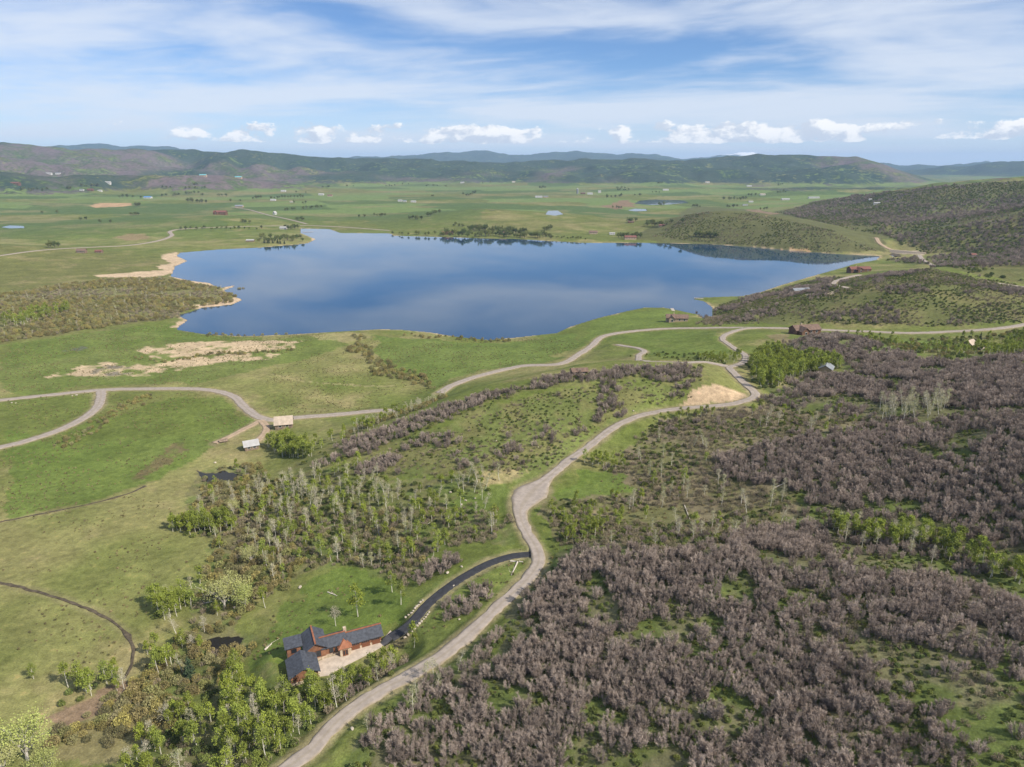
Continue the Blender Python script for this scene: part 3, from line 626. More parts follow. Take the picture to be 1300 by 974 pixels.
# ------------------------------------------------------------------ plant prototypes
class PB:
    """collects plain quads/triangles of one plant part"""
    def __init__(s): s.v = []; s.f = []; s.n = 0
    def add(s, v, f):
        s.v.append(np.asarray(v, float)); s.f += [tuple(i + s.n for i in q) for q in f]; s.n += len(v)
    def strip(s, p0, p1, w0, w1):
        d = p1 - p0; a = np.cross(d, rng.normal(size=3)); a /= np.linalg.norm(a) + 1e-9
        s.add([p0 - a * w0 / 2, p0 + a * w0 / 2, p1 + a * w1 / 2, p1 - a * w1 / 2], [(0, 1, 2, 3)])
    def limb(s, pts, r0, r1, k=5):
        pts = np.asarray(pts, float); m = len(pts); rings = []
        for i, p in enumerate(pts):
            d = pts[min(i + 1, m - 1)] - pts[max(i - 1, 0)]; d /= np.linalg.norm(d) + 1e-9
            a = np.cross(d, (0.3, 1, 0.2)); a /= np.linalg.norm(a); b = np.cross(d, a); r = r0 + (r1 - r0) * i / (m - 1)
            for j in range(k): rings.append(p + (a * math.cos(6.2832 * j / k) + b * math.sin(6.2832 * j / k)) * r)
        s.add(rings, [(i * k + j, i * k + (j + 1) % k, (i + 1) * k + (j + 1) % k, (i + 1) * k + j) for i in range(m - 1) for j in range(k)])
    def leaf(s, p, sz):
        a = rng.normal(size=3); a /= np.linalg.norm(a); b = np.cross(a, rng.normal(size=3)); b /= np.linalg.norm(b)
        s.add([p - a * sz * .6, p - b * sz * .38, p + a * sz * .6, p + b * sz * .38], [(0, 1, 2, 3)])
    def mesh(s, name, m): return mesh_np(name, np.concatenate(s.v), s.f, [m])
def unit():
    v = rng.normal(size=3); return v / np.linalg.norm(v)

def lobes(k, zlo=.0):
    L = [(np.array([math.cos(a) * c, math.sin(a) * c, s]), w) for a, s, w in ((rng.random() * 6.28, rng.uniform(zlo, .95), rng.uniform(.75, 1.12)) for _ in range(k)) for c in [math.sqrt(1 - s * s)]]
    def f(d):
        b = max((float(d @ l), w) for l, w in L); return b[1] * (.72 + .28 * max(0, b[0]) ** 3)
    return f
def p_oak(h, w, ntw, stem_m, twig_m, tw=.085):
    A, B = PB(), PB(); nb = rng.integers(11, 17)
    per = ntw // nb
    for _ in range(nb):
        a = rng.random() * 6.28; q = math.sqrt(rng.random()) * w * .42; hh = h * (1.08 - .55 * (q / (w * .5)) ** 1.6) * rng.uniform(.72, 1.12)
        b0 = np.array([math.cos(a) * q * .55, math.sin(a) * q * .55, -.25]); e = np.array([math.cos(a) * q * 1.12, math.sin(a) * q * 1.12, hh])
        mid = (b0 + e) / 2 + rng.normal(size=3) * .12
        A.limb([b0, mid, e * .96 + b0 * .04], .06, .018, 3)
        for _ in range(per):
            t = rng.uniform(.28, 1.0) ** .8; p = b0 + (e - b0) * t + rng.normal(size=3) * np.array([.10, .10, .04])
            d = rng.normal(size=3) * np.array([.78, .78, .34]) + np.array([math.cos(a) * .35, math.sin(a) * .35, 1.0]); d /= np.linalg.norm(d)
            B.strip(p, p + d * rng.uniform(.35, .85) * (h / 3.6) ** .6, tw, tw * .35)
    return [('stems', A, stem_m), ('twig_crown', B, twig_m)]
def p_bush(h, w, nl, ls, stem_m, leaf_m, up=.0):
    A, B = PB(), PB(); f = lobes(7)
    for _ in range(6):
        a = rng.random() * 6.28; e = np.array([math.cos(a) * w * .35, math.sin(a) * w * .35, h * rng.uniform(.5, .85)])
        A.limb([e * np.array([.3, .3, 0]) - np.array([0, 0, .25]), e * .6, e], .04, .015, 3)
    for _ in range(nl):
        d = unit(); d[2] = abs(d[2]) * 1.1 - .2; d /= np.linalg.norm(d); rr = f(d) * rng.uniform(.5, 1) ** .6
        p = np.array([d[0] * w / 2 * rr, d[1] * w / 2 * rr, h * .30 + d[2] * h * .66 * rr])
        if rng.random() < up: B.strip(p - np.array([0, 0, .3]), p + np.array([rng.normal() * .12, rng.normal() * .12, .45]), .10, .03)
        else: B.leaf(p, ls * rng.uniform(.7, 1.3))
    return [('stems', A, stem_m), ('foliage', B, leaf_m)]
def p_aspen(h, w, nl, ls, trunk_m, leaf_m, lo=.32, bare=0.0, lean=0.0):
    A, B = PB(), PB(); k = 6; bend = rng.normal(size=2) * .25
    pts = [np.array([bend[0] * math.sin(i / k * 3) + lean * h * i / k, bend[1] * math.sin(i / k * 2.4), -.4 + (h * .97 + .4) * i / k]) for i in range(k + 1)]
    r0 = .010 * h + .05; A.limb(pts, r0, .03, 5)
    def axis(t): return np.array([np.interp(t, np.linspace(0, 1, k + 1), [p[j] for p in pts]) for j in range(3)])
    tips = []
    for i in range(15):
        t = rng.uniform(lo, .95); b = axis(t); a = rng.random() * 6.28
        L = w * .5 * (1.05 - .75 * ((t - lo) / (1 - lo)) ** 1.6) * rng.uniform(.6, 1.1)
        e = b + np.array([math.cos(a) * L, math.sin(a) * L, L * rng.uniform(.45, 1.0)])
        A.limb([b, (b + e) / 2 + np.array([0, 0, -.08 * L]), e], .045, .015, 3); tips += [e, (b + e * 2) / 3]
    tips.append(axis(.97)); tips.append(axis(.9))
    for _ in range(nl):
        tp = tips[rng.integers(len(tips))]; p = tp + rng.normal(size=3) * np.array([.42, .42, .48]) * w * .24
        if rng.random() < bare:
            d = unit(); d[2] = abs(d[2]); B.strip(p, p + d * .7, .07, .02)
        else: B.leaf(p, ls * rng.uniform(.7, 1.35))
    return [('trunk', A, trunk_m), ('crown', B, leaf_m)]
def p_cotton(h, w, nl, ls, trunk_m, leaf_m):
    A, B = PB(), PB(); f = lobes(12, -.2); tips = []
    A.limb([(0, 0, -.5), (.1, .1, h * .16), (.0, .2, h * .3)], .42, .3, 6)
    for _ in range(11):
        d = unit(); d[2] = abs(d[2]) + .25; d /= np.linalg.norm(d); R_ = f(d)
        e = np.array([d[0] * w / 2 * R_, d[1] * w / 2 * R_, h * .42 + d[2] * h * .5 * R_]); b = np.array([0, .1, h * rng.uniform(.14, .32)])
        A.limb([b, (b + e) / 2 + rng.normal(size=3) * .35 + np.array([0, 0, .3]), e], .2, .04, 4)
        for t in (.55, .75, .95, 1.0): tips.append(b + (e - b) * t)
        for _ in range(3):
            g = e + rng.normal(size=3) * w * .10; A.limb([b + (e - b) * .6, (b + (e - b) * .6 + g) / 2, g], .07, .02, 3); tips.append(g)
    for _ in range(nl):
        tp = tips[rng.integers(len(tips))]; B.leaf(tp + rng.normal(size=3) * w * .075, ls * rng.uniform(.6, 1.3))
    return [('trunk', A, trunk_m), ('crown', B, leaf_m)]
def p_spruce(h, w, trunk_m, leaf_m):
    A, B = PB(), PB(); A.limb([(0, 0, -.3), (0, 0, h * .5), (0, 0, h * .98)], .16, .03, 5)
    for i in range(26):
        t = i / 26; z = h * (.07 + .9 * t); L = w / 2 * (1 - t) ** .85 + .12
        for j in range(9):
            a = rng.random() * 6.28; e = np.array([math.cos(a) * L * rng.uniform(.75, 1.1), math.sin(a) * L * rng.uniform(.75, 1.1), z - L * .28]); b = np.array([0, 0, z])
            B.strip(b, e, .22, .42 * (1 - t) + .12)
    return [('trunk', A, trunk_m), ('crown', B, leaf_m)]
bark = mat('bark_brown', (.15, .12, .10), .9, var=.2); oakbark = mat('oak_stems', (.16, .14, .13), .9, var=.2)
white_bark = mat('aspen_bark', (.56, .53, .45), .8, var=.12); grey_bark = mat('grey_bark', (.40, .37, .33), .9, var=.15)
twig = mat('oak_twigs', (.345, .285, .240), .95, var=.36, c2=(.275, .222, .186), spec=.05)
leaf_g = mat('shrub_leaves', (.155, .195, .042), .8, var=.25, hue=.04, c2=(.130, .155, .050), transl=.15)
leaf_w = mat('willow_leaves', (.290, .255, .080), .85, var=.35, c2=(.260, .215, .100), transl=.15)
leaf_d = mat('willow_leaves_olive', (.240, .245, .085), .85, var=.35, c2=(.240, .215, .115), transl=.15)
leaf_a = mat('aspen_leaves', (.215, .275, .040), .75, var=.25, hue=.03, c2=(.270, .300, .060), transl=.25)
leaf_p = mat('pale_aspen_buds', (.37, .37, .19), .9, var=.15, c2=(.42, .38, .28), transl=.15)
leaf_c = mat('cottonwood_buds', (.44, .43, .19), .85, var=.1, c2=(.36, .40, .12), transl=.2)
leaf_s = mat('spruce_needles', (.040, .062, .030), .9, var=.2); leaf_v = mat('valley_leaves', (.085, .120, .036), .9, var=.3, c2=(.165, .180, .055), transl=.15)
brown = mat('brown_brush', (.300, .240, .175), .95, var=.25, c2=(.250, .225, .120))
tuft = mat('tussock', (.150, .150, .060), .95, var=.3, c2=(.235, .190, .095))
KIND = {
 'scrub_oak': [p_oak(rng.uniform(3.1, 4.0), rng.uniform(3.6, 4.6), 900, oakbark, twig, .068) for _ in range(8)],
 'brown_shrub': [p_oak(rng.uniform(1.5, 2.0), rng.uniform(2.4, 3.0), 260, oakbark, brown) for _ in range(4)],
 'leafy_shrub': [p_bush(rng.uniform(1.5, 2.1), rng.uniform(2.2, 3.0), 300, .34, bark, leaf_g) for _ in range(5)],
 'willow_bush': [p_bush(rng.uniform(2.6, 3.4), rng.uniform(3.2, 4.2), 420, .36, bark, m_, up=.4) for m_ in (leaf_w, leaf_d, leaf_w, leaf_d)],
 'aspen_tree': [p_aspen(rng.uniform(8.5, 11.5), rng.uniform(3.4, 4.6), 780, .42, white_bark, leaf_a) for _ in range(5)],
 'bare_aspen': [p_aspen(rng.uniform(8.0, 11.0), rng.uniform(2.8, 3.8), 430, .30, white_bark, leaf_p, lo=.34, bare=.6, lean=l_) for l_ in (0, 0, .05, .28)],
 'grass_tuft': [p_bush(rng.uniform(.45, .7), rng.uniform(.9, 1.4), 40, .30, bark, tuft, up=.5) for _ in range(3)],
 'cottonwood_tree': [p_cotton(13, 13, 2600, .42, grey_bark, leaf_c) for _ in range(2)],
 'spruce_tree': [p_spruce(9, 4.2, bark, leaf_s) for _ in range(2)],
 'valley_tree': [p_cotton(11, 9, 700, .8, bark, leaf_v) for _ in range(3)],
}
HK = {'scrub_oak': 3.6, 'brown_shrub': 2.0, 'leafy_shrub': 1.8, 'willow_bush': 3.0, 'grass_tuft': .6, 'aspen_tree': 10, 'bare_aspen': 9.5, 'cottonwood_tree': 13, 'spruce_tree': 9, 'valley_tree': 11}
CATS = {'scrub_oak': 'shrub', 'brown_shrub': 'shrub', 'leafy_shrub': 'shrub', 'willow_bush': 'willow', 'grass_tuft': 'grass', 'aspen_tree': 'aspen', 'bare_aspen': 'aspen', 'cottonwood_tree': 'tree', 'spruce_tree': 'spruce', 'valley_tree': 'tree'}
PARTS = {}; PROTO = {}
for k, vs in KIND.items():
    PARTS[k] = []; pc = bpy.data.collections.new(k + '_prototypes'); PROTO[k] = pc
    for vi, parts in enumerate(vs):
        PARTS[k].append([(pn, b.mesh(k + '_' + pn, m_)) for pn, b, m_ in parts])
        vv = np.concatenate([np.concatenate(b.v) for _, b, _ in parts]); ff = []; mi = []; off = 0
        for j, (_, b, _) in enumerate(parts):
            ff += [tuple(i + off for i in q_) for q_ in b.f]; mi += [j] * len(b.f); off += b.n
        po = bpy.data.objects.new('%s_prototype_%02d' % (k, vi), mesh_np(k, vv, ff, [m_ for _, _, m_ in parts], mi)); pc.objects.link(po)

# ------------------------------------------------------------------ scatter
PL = {k: [] for k in KIND}                                   # x, y, scale, zone label
def road_clear(x, y):
    u = aidx(np.arctan2(x, y)).astype(int); v = ((np.log(np.hypot(x, y)) - LR[0]) / DL).astype(int)
    u = np.clip(u, 0, NA - 1); v = np.clip(v, 0, NR - 1); return RD[v, u], ins[v, u] | PM[v, u], pd[v, u]
def scatter(zone, kind, spacing, s0, s1, label, keep=1.0, clump=None, thr=.5, seed=0, excl=(), soft=.08, clear=1.6):
    Pz = ZW[zone] if isinstance(zone, str) else wpoly(zone)
    x0, y0 = Pz.min(0); x1, y1 = Pz.max(0)
    gx, gy = np.meshgrid(np.arange(x0, x1, spacing), np.arange(y0, y1, spacing * .9)); gx = gx.ravel(); gy = gy.ravel()
    rs = np.random.default_rng(1000 + seed + len(PL[kind]))
    gx = gx + rs.uniform(-.55, .55, gx.shape) * spacing; gy = gy + rs.uniform(-.55, .55, gy.shape) * spacing
    m = rs.random(gx.shape) < keep
    if clump: m &= fbm(gx, gy, clump, 3, 300 + seed) + rs.normal(size=gx.shape) * soft > thr
    gx, gy = gx[m], gy[m]
    w = spacing * 1.2 + 1
    wx = (fbm(gx, gy, w * 4, 2, 310) - .5) * 3 * w; wy = (fbm(gx, gy, w * 4, 2, 320) - .5) * 3 * w
    m = inpoly(gx + wx, gy + wy, Pz)
    for e in excl: m &= ~inpoly(gx, gy, e)
    gx, gy = gx[m], gy[m]; rdd, wet, pdd = road_clear(gx, gy)
    m = (rdd > clear) & ~wet & (pdd > 2.5); gx, gy = gx[m], gy[m]
    sc = rs.uniform(s0, s1, gx.shape)
    PL[kind] += [(a, b, c, label) for a, b, c in zip(gx, gy, sc)]
def single(kind, px, py, s, label):
    x, y = hit(px, py); PL[kind].append((float(x[0]), float(y[0]), s, label))
open_a = wpoly([(1050,800),(1180,830),(1360,850),(1360,1020),(1180,1000),(1130,880)]); open_b = wpoly([(1000,745),(1100,762),(1130,800),(1050,812),(985,775)])
meadow = wpoly([(705,628),(742,598),(800,602),(812,626),(760,634),(716,636)])
O = 'bare grey brown scrub oak '
scatter('oak_fg', 'scrub_oak', 2.15, .55, 1.1, O + 'in the big thicket right of the gravel road', .95, 12, .38, 1, (open_a, open_b), soft=.1)
scatter('oak_fg', 'leafy_shrub', 1.7, .3, .62, 'low green shrub between the bare oaks of the big thicket', .75, 13, .36, 2)
for z_ in ([(1050,800),(1180,830),(1360,850),(1360,1020),(1180,1000),(1130,880)], [(1000,745),(1100,762),(1130,800),(1050,812),(985,775)]):
    scatter(z_, 'scrub_oak', 2.8, .5, 1.0, O + 'standing in the grassy gap of the big thicket', 1, 12, .53, 3)
    scatter(z_, 'brown_shrub', 1.7, .3, .7, 'low brown brush in the grassy gap of the big thicket', .7, 9, .46, 4)
    scatter(z_, 'leafy_shrub', 1.5, .25, .55, 'low green shrub in the grassy gap of the big thicket', .7, 9, .42, 44)
scatter('strip', 'scrub_oak', 2.6, .6, 1.0, O + 'along the right verge of the gravel road', 1, 14, .46, 5)
scatter('strip', 'leafy_shrub', 2.2, .4, .9, 'green shrub along the right verge of the gravel road', .6)
scatter('strip', 'bare_aspen', 7, .5, .8, 'pale leafless aspen along the right verge of the gravel road', .5)
for z_, nm_ in (('oak_mid', 'on the slope behind the bright aspen row'), ('oak_mid2', 'in the small thicket before the mixed scrub hollow'), ('oak_up', 'on the mounds below the log house')):
    scatter(z_, 'scrub_oak', 2.4, .55, 1.1, O + nm_, .95, 16, .42 if z_ == 'oak_up' else .35, 6)
    scatter(z_, 'leafy_shrub', 2.4, .35, .75, 'low green shrub ' + nm_, .6, 14, .4, 7)
scatter('right_all', 'leafy_shrub', 2.6, .3, .7, 'low green shrub on the right hand slopes', .8, 16, .42, 41, (ZW['oak_fg'], ZW['mix'], meadow))
scatter('right_all', 'scrub_oak', 2.8, .5, .95, O + 'on the right hand slopes', .9, 13, .52, 42, (ZW['oak_fg'], ZW['mix'], ZW['oak_mid'], ZW['oak_up'], meadow))
scatter('mix', 'brown_shrub', 2.2, .45, 1.0, 'low brown brush in the mixed scrub hollow', .8, 14, .42, 8, (meadow,))
scatter('mix', 'leafy_shrub', 2.4, .4, 1.0, 'low green shrub in the mixed scrub hollow', .7, 16, .44, 9, (meadow,))
scatter('mix', 'bare_aspen', 8, .55, .85, 'thin pale aspen rising from the mixed scrub hollow', .6, 24, .45, 10, (meadow,))
scatter('mix', 'aspen_tree', 9, .4, .65, 'small leafy aspen in the mixed scrub hollow', .45, 20, .5, 11, (meadow,))
scatter('mix', 'scrub_oak', 4, .5, .8, O + 'in the mixed scrub hollow', .5, 20, .55, 12, (meadow,))
scatter([(694,655),(740,642),(800,650),(790,672),(720,690),(694,680)], 'aspen_tree', 3.4, .32, .6, 'young green aspen beside the road pullout', .9)
scatter([(738,586),(765,582),(800,586),(790,596),(748,596)], 'aspen_tree', 3.0, .4, .6, 'young green aspen below the road near the green hollow', .9)
scatter([(838,532),(905,522),(905,530),(845,540)], 'aspen_tree', 3.4, .35, .6, 'young green aspen under the cut bank', .9)
scatter('aspen_up', 'aspen_tree', 3.6, .6, .95, 'bright green aspen in the grove beside the switchback', .95, seed=3)
scatter('aspen_up', 'leafy_shrub', 3.5, .8, 1.4, 'green shrub under the switchback aspen grove', .6)
scatter('pale_up', 'bare_aspen', 4.2, .7, 1.0, 'pale leafless aspen in the row among upper oaks', .9)
scatter('aspen_row', 'aspen_tree', 3.0, .5, .75, 'bright green aspen in the row behind the big thicket', .85, seed=5)
scatter('aspen_row', 'bare_aspen', 5.5, .6, .85, 'pale leafless aspen in the row behind the big thicket', .6)
scatter('ridge_oak', 'scrub_oak', 2.5, .5, .95, O + 'along the crest of the middle ridge', 1, 18, .38, 14)
scatter('ridge_oak', 'leafy_shrub', 3.4, .5, 1.0, 'low green shrub along the crest of the middle ridge', .5)
scatter('ridge_slope', 'scrub_oak', 3.2, .6, 1.0, O + 'on the open slope of the middle ridge', 1, 17, .60, 15, soft=.04)
scatter('ridge_slope', 'leafy_shrub', 2.2, .25, .65, 'low green shrub on the open slope of the middle ridge', .6, 14, .45, 16)
scatter('ridge_slope', 'brown_shrub', 2.4, .3, .75, 'low brown brush on the open slope of the middle ridge', .7, 14, .44, 17)
scatter('pale_left', 'bare_aspen', 4.2, .55, .9, 'pale leafless aspen at the foot of the middle ridge', .8, 18, .38, 18)
scatter('pale_left', 'aspen_tree', 6, .5, .75, 'leafy aspen at the foot of the middle ridge', .5)
scatter('pale_left', 'leafy_shrub', 2.8, .5, 1.0, 'green shrub at the foot of the middle ridge', .6)
scatter([(440,545),(510,522),(560,503),(556,512),(500,532),(445,556)], 'bare_aspen', 6, .35, .6, 'pale aspen on the far side of the ridge nose', .7)
scatter([(440,545),(510,522),(560,503),(556,512),(500,532),(445,556)], 'willow_bush', 4, .5, .9, 'olive brush on the far side of the ridge nose', .8)
scatter([(350,572),(430,552),(500,528),(520,526),(440,562),(372,584)], 'aspen_tree', 5, .45, .75, 'green aspen on the far side of the ridge nose', .5)
lawn = wpoly([(395,722),(450,716),(525,752),(505,798),(430,800),(350,850)])
scatter('mid_left', 'willow_bush', 4.0, .45, .85, 'olive willow in the aspen flat above the lawn', .7, 22, .46, 45, (lawn,))
scatter('mid_left', 'brown_shrub', 2.2, .5, 1.1, 'brown brush in the aspen flat above the lawn', .85, 14, .38, 19, (lawn,))
scatter('mid_left', 'leafy_shrub', 2.5, .45, 1.0, 'green shrub in the aspen flat above the lawn', .6, 14, .45, 20, (lawn,))
scatter('mid_left', 'aspen_tree', 4.2, .4, .8, 'leafy aspen in the flat above the lawn', .45, 20, .53, 21, (lawn,))
scatter('mid_left', 'bare_aspen', 4.5, .5, .9, 'pale leafless aspen in the flat above the lawn', .7, 18, .52, 22, (lawn,))
for z_ in ([(530,735),(560,715),(590,705),(578,722),(545,742)], [(545,775),(590,748),(622,742),(618,756),(585,778),(556,788)], [(445,600),(500,575),(510,590),(470,612)]):
    scatter(z_, 'scrub_oak', 2.2, .6, .95, O + 'in a small clump beside the driveway' if z_[0][0] > 500 else O + 'in a small clump on the ridge foot', .95)
scatter('creek', 'willow_bush', 2.8, .5, 1.1, 'brown and olive willow along the creek', .9, 20, .35, 23)
scatter('creek', 'brown_shrub', 2.6, .6, 1.2, 'brown brush along the creek', .5, 14, .45, 24)
scatter([(140,885),(200,868),(245,880),(232,920),(160,938)], 'willow_bush', 3.2, .9, 1.35, 'large brown and olive willow at the low end of the creek', .8)
scatter('creek', 'bare_aspen', 9, .5, .8, 'pale leafless tree along the creek', .5)
scatter('creek', 'aspen_tree', 9, .45, .75, 'leafy aspen along the creek', .5)
for z_, nm_ in (('grove_a', 'at the pasture edge below the pond'), ('grove_b', 'beside the pale cottonwoods'), ('grove_c', 'inside the curve of the field path'), ('grove_d', 'by the dark spruce'), ('barn_grove', 'behind the barns')):
    scatter(z_, 'aspen_tree', 2.7, .6, .85, 'dense green aspen in the grove ' + nm_, 1)
    scatter(z_, 'leafy_shrub', 3.0, .7, 1.2, 'green shrub in the aspen grove ' + nm_, .6)
scatter('lower', 'aspen_tree', 3.7, .45, .85, 'leafy aspen in the strip below the house', .8, 16, .38, 25)
scatter('lower', 'bare_aspen', 6.5, .55, .85, 'pale leafless aspen in the strip below the house', .6)
scatter('lower', 'leafy_shrub', 2.4, .5, 1.1, 'green shrub in the strip below the house', .75, 14, .38, 26)
scatter('lower', 'brown_shrub', 3.0, .6, 1.1, 'brown brush in the strip below the house', .5, 14, .5, 27)
scatter([(420,880),(470,852),(505,828),(520,838),(470,868),(430,896)], 'scrub_oak', 2.6, .5, .85, O + 'between the house court and the road', .7)
scatter([(505,830),(530,806),(548,800),(540,815),(512,842)], 'aspen_tree', 3.4, .5, .8, 'leafy aspen beside the house court wall', .8)
scatter('delta', 'willow_bush', 4.2, .6, 1.45, 'olive willow in the river delta thicket', .95, 55, .47, 28, soft=.05)
scatter('delta', 'bare_aspen', 26, .5, .8, 'pale tree in the river delta thicket', .5)
scatter('delta', 'brown_shrub', 5, 1.0, 1.7, 'brown brush in the river delta thicket', .6, 40, .46, 29)
scatter([(10,405),(60,392),(90,395),(60,408),(10,420)], 'aspen_tree', 6.5, .7, 1.0, 'green tree at the near side of the delta thicket', .7)
scatter('hedge', 'willow_bush', 4.2, .7, 1.15, 'olive willow in the line from lake to road', .85)
scatter('ditch', 'willow_bush', 3.4, .45, .85, 'brown willow along the meadow ditch', .8)
scatter([(160,452),(215,458),(260,449),(300,446),(378,441),(378,444),(300,449),(258,453),(214,461),(160,455)], 'willow_bush', 4.2, .55, .9, 'olive willow hedge across the dry marsh', .8)
scatter([(270,423),(380,422),(380,426),(270,427)], 'willow_bush', 5, .6, .95, 'olive willow on the near lake shore', .35)
scatter([(510,421),(580,429),(650,431),(650,435),(580,433),(510,425)], 'willow_bush', 5, .6, 1.0, 'olive willow on the near lake bank', .5)
scatter('hill_mid', 'brown_shrub', 2.9, .45, .95, 'brown brush on the scrub hill beside the lake', .8, 30, .42, 30)
scatter('hill_mid', 'leafy_shrub', 2.7, .45, 1.0, 'green shrub on the scrub hill beside the lake', .7, 30, .42, 31)
scatter('hill_mid', 'scrub_oak', 4.2, .7, 1.15, O + 'on the scrub hill beside the lake', .8, 45, .61, 32, soft=.04)
scatter('penin', 'brown_shrub', 6, .7, 1.5, 'brown brush on the peninsula hill', .8, 50, .42, 33)
scatter('penin', 'leafy_shrub', 5.5, .7, 1.5, 'green shrub on the peninsula hill', .8, 50, .42, 34)
scatter('right_low', 'scrub_oak', 7, .8, 1.5, O + 'on the flat beyond the scrub hill', .9, 60, .48, 35)
scatter('right_low', 'leafy_shrub', 7, 1.0, 2.2, 'green shrub on the flat beyond the scrub hill', .8, 60, .42, 36)
scatter('right_hill', 'scrub_oak', 11, 1.1, 1.9, O + 'on the far right hills', .8, 170, .57, 37, soft=.05)
scatter('right_hill', 'leafy_shrub', 8, 1.0, 2.2, 'green shrub on the far right hills', .9, 110, .36, 38)
scatter('right_hill', 'brown_shrub', 8, 1.0, 2.0, 'brown brush on the far right hills', .8, 90, .44, 43)
scatter('right_mid', 'leafy_shrub', 4.5, .8, 1.6, 'green shrub around the small cabin', .6, 24, .46, 39)
scatter('right_mid', 'willow_bush', 6, .6, 1.0, 'olive willow around the small cabin', .5)
scatter('right_mid', 'aspen_tree', 8, .4, .7, 'small green aspen around the small cabin', .7, 26, .5, 40)
scatter([(1250,442),(1310,425),(1350,430),(1350,452),(1260,455)], 'aspen_tree', 5, .45, .7, 'green aspen right of the small cabin', .8)
scatter([(885,412),(905,400),(930,408),(915,415)], 'brown_shrub', 3.5, .8, 1.4, 'brown brush at the head of the small bay', .8)
scatter([(800,452),(850,446),(900,450),(915,462),(860,457),(825,455)], 'leafy_shrub', 4, .6, 1.2, 'green shrub around the loop drive', .4)
scatter([(880,455),(938,450),(940,462),(905,460)], 'aspen_tree', 4, .35, .55, 'young aspen inside the switchback', .8)
for z_ in ([(-20,650),(170,628),(215,640),(215,700),(185,790),(150,790),(60,760),(-20,735)], [(-20,745),(80,768),(160,815),(150,850),(60,900),(-20,920)], [(205,640),(330,700),(390,742),(330,840),(280,760),(230,740)], [(560,640),(640,612),(662,640),(656,700),(600,720),(520,780),(500,820),(620,780),(678,715),(640,600)], [(0,500),(130,497),(300,505),(330,540),(200,600),(0,655)], [(340,470),(470,430),(560,432),(700,430),(740,440),(560,490),(500,520),(345,530)], [(0,440),(215,412),(440,425),(300,470),(250,490),(0,498)], ZN['right_all'], ZN['ridge_slope'], [(335,810),(395,742),(450,722),(525,752),(505,798),(430,800),(350,850),(320,845)]):
    scatter(z_, 'grass_tuft', 2.6, .4, 1.0, 'x', .7, 18, .47, 50)
# single trees on the lawn and pasture
for k_, px, py, s_, lb in (('bare_aspen', 426.5, 795, .85, 'lone white trunked aspen on the lawn behind the house'), ('aspen_tree', 454.5, 783, 1.05, 'tall thin aspen on the lawn behind the driveway wing'), ('aspen_tree', 337, 772, .78, 'leafy aspen at the lawn edge by the creek'),
    ('aspen_tree', 43, 862, .55, 'lone small aspen standing in the pasture'), ('aspen_tree', 509, 768, .7, 'leafy aspen left of the driveway curve'), ('aspen_tree', 498, 752, .75, 'slim aspen on the grass left of the driveway'), ('bare_aspen', 429, 712, .95, 'tall white trunked aspen at the top of the lawn'),
    ('spruce_tree', 242, 862, 1.0, 'grey green spruce beside the lower aspen grove'), ('spruce_tree', 290, 668, .7, 'small dark spruce in the pond grove'), ('spruce_tree', 1244, 432, .75, 'dark spruce behind the small cabin'),
    ('cottonwood_tree', 285, 772, 1.0, 'large pale budding cottonwood beside the creek grove'), ('cottonwood_tree', 312, 772, .72, 'smaller pale cottonwood leaning over the creek'), ('cottonwood_tree', 320, 715, .55, 'pale yellow cottonwood on the creek bend'), ('cottonwood_tree', 297, 650, .5, 'pale cottonwood above the pasture grove'),
    ('cottonwood_tree', 35, 965, .95, 'yellow green cottonwood at the low end of the creek'), ('cottonwood_tree', 3, 985, .8, 'yellow green cottonwood beside the creek mouth pasture'), ('cottonwood_tree', 62, 985, .6, 'small yellow green cottonwood by the brown bank'), ('cottonwood_tree', 1262, 447, .6, 'pale cottonwood beside the small cabin'),
    ('cottonwood_tree', 960, 408, .45, 'pale budding tree under the scrub hill')): single(k_, px, py, s_, lb)
# far valley trees
VT = random.Random(3)
def vrow(x0, y0, x1, y1, n_, s0, s1, label, kind='valley_tree', jy=1.2):
    for i in range(n_):
        t = (i + VT.uniform(-.4, .4)) / max(1, n_ - 1); single(kind, x0 + (x1 - x0) * t, y0 + (y1 - y0) * t + VT.uniform(-jy, jy), VT.uniform(s0, s1), label)
vrow(500, 297, 560, 299, 10, .5, .9, 'dark tree on the far shore left of the red house'); vrow(562, 298.5, 700, 303, 42, .8, 1.4, 'dark tree in the wood on the far shore', jy=2.0); vrow(595, 293, 668, 297, 30, .9, 1.5, 'tall dark tree at the back of the far shore wood', jy=1.5)
vrow(695, 302, 742, 304, 14, .35, .7, 'low tree right of the far shore wood'); vrow(575, 287, 590, 288, 5, .6, .9, 'tree on the pasture behind the far shore house'); vrow(330, 306, 384, 304, 22, .7, 1.15, 'leafy tree on the lake headland', jy=3); vrow(335, 309, 360, 309.5, 7, .8, 1.2, 'spruce at the tip of the lake headland', 'spruce_tree', .5)
vrow(230, 291.5, 330, 291, 17, .5, .85, 'small tree in the row along the far road'); vrow(362, 291, 378, 291, 6, .9, 1.2, 'round tree by the headland boathouse')
for a in ((238,257,262,258,7), (363,268,374,267,4), (386,266,408,264,7), (322,253,331,252,4), (345,253,368,251,8), (370,251,384,251,5), (236,247,252,246,5), (206,239,215,239,3), (237,240,262,240,6), (105,237,124,237,7), (27,242,58,242,8), (150,251,178,252,5), (543,275,557,271,5), (520,279,534,279,5), (540,237,556,237,5), (565,237,567,237,2), (797,283,806,282,4), (820,287,845,287,8), (785,303,812,302,9), (882,301,910,302,8), (920,254,948,254,8), (923,264,936,263,5), (950,249,960,249,3), (770,252,790,250,5), (690,293,700,292,4), (60,315,75,314,4)):
    vrow(*a, 1.0, 1.7 if a[1] < 262 else 1.15, 'dark tree in a scattered clump across the far valley', jy=.5)
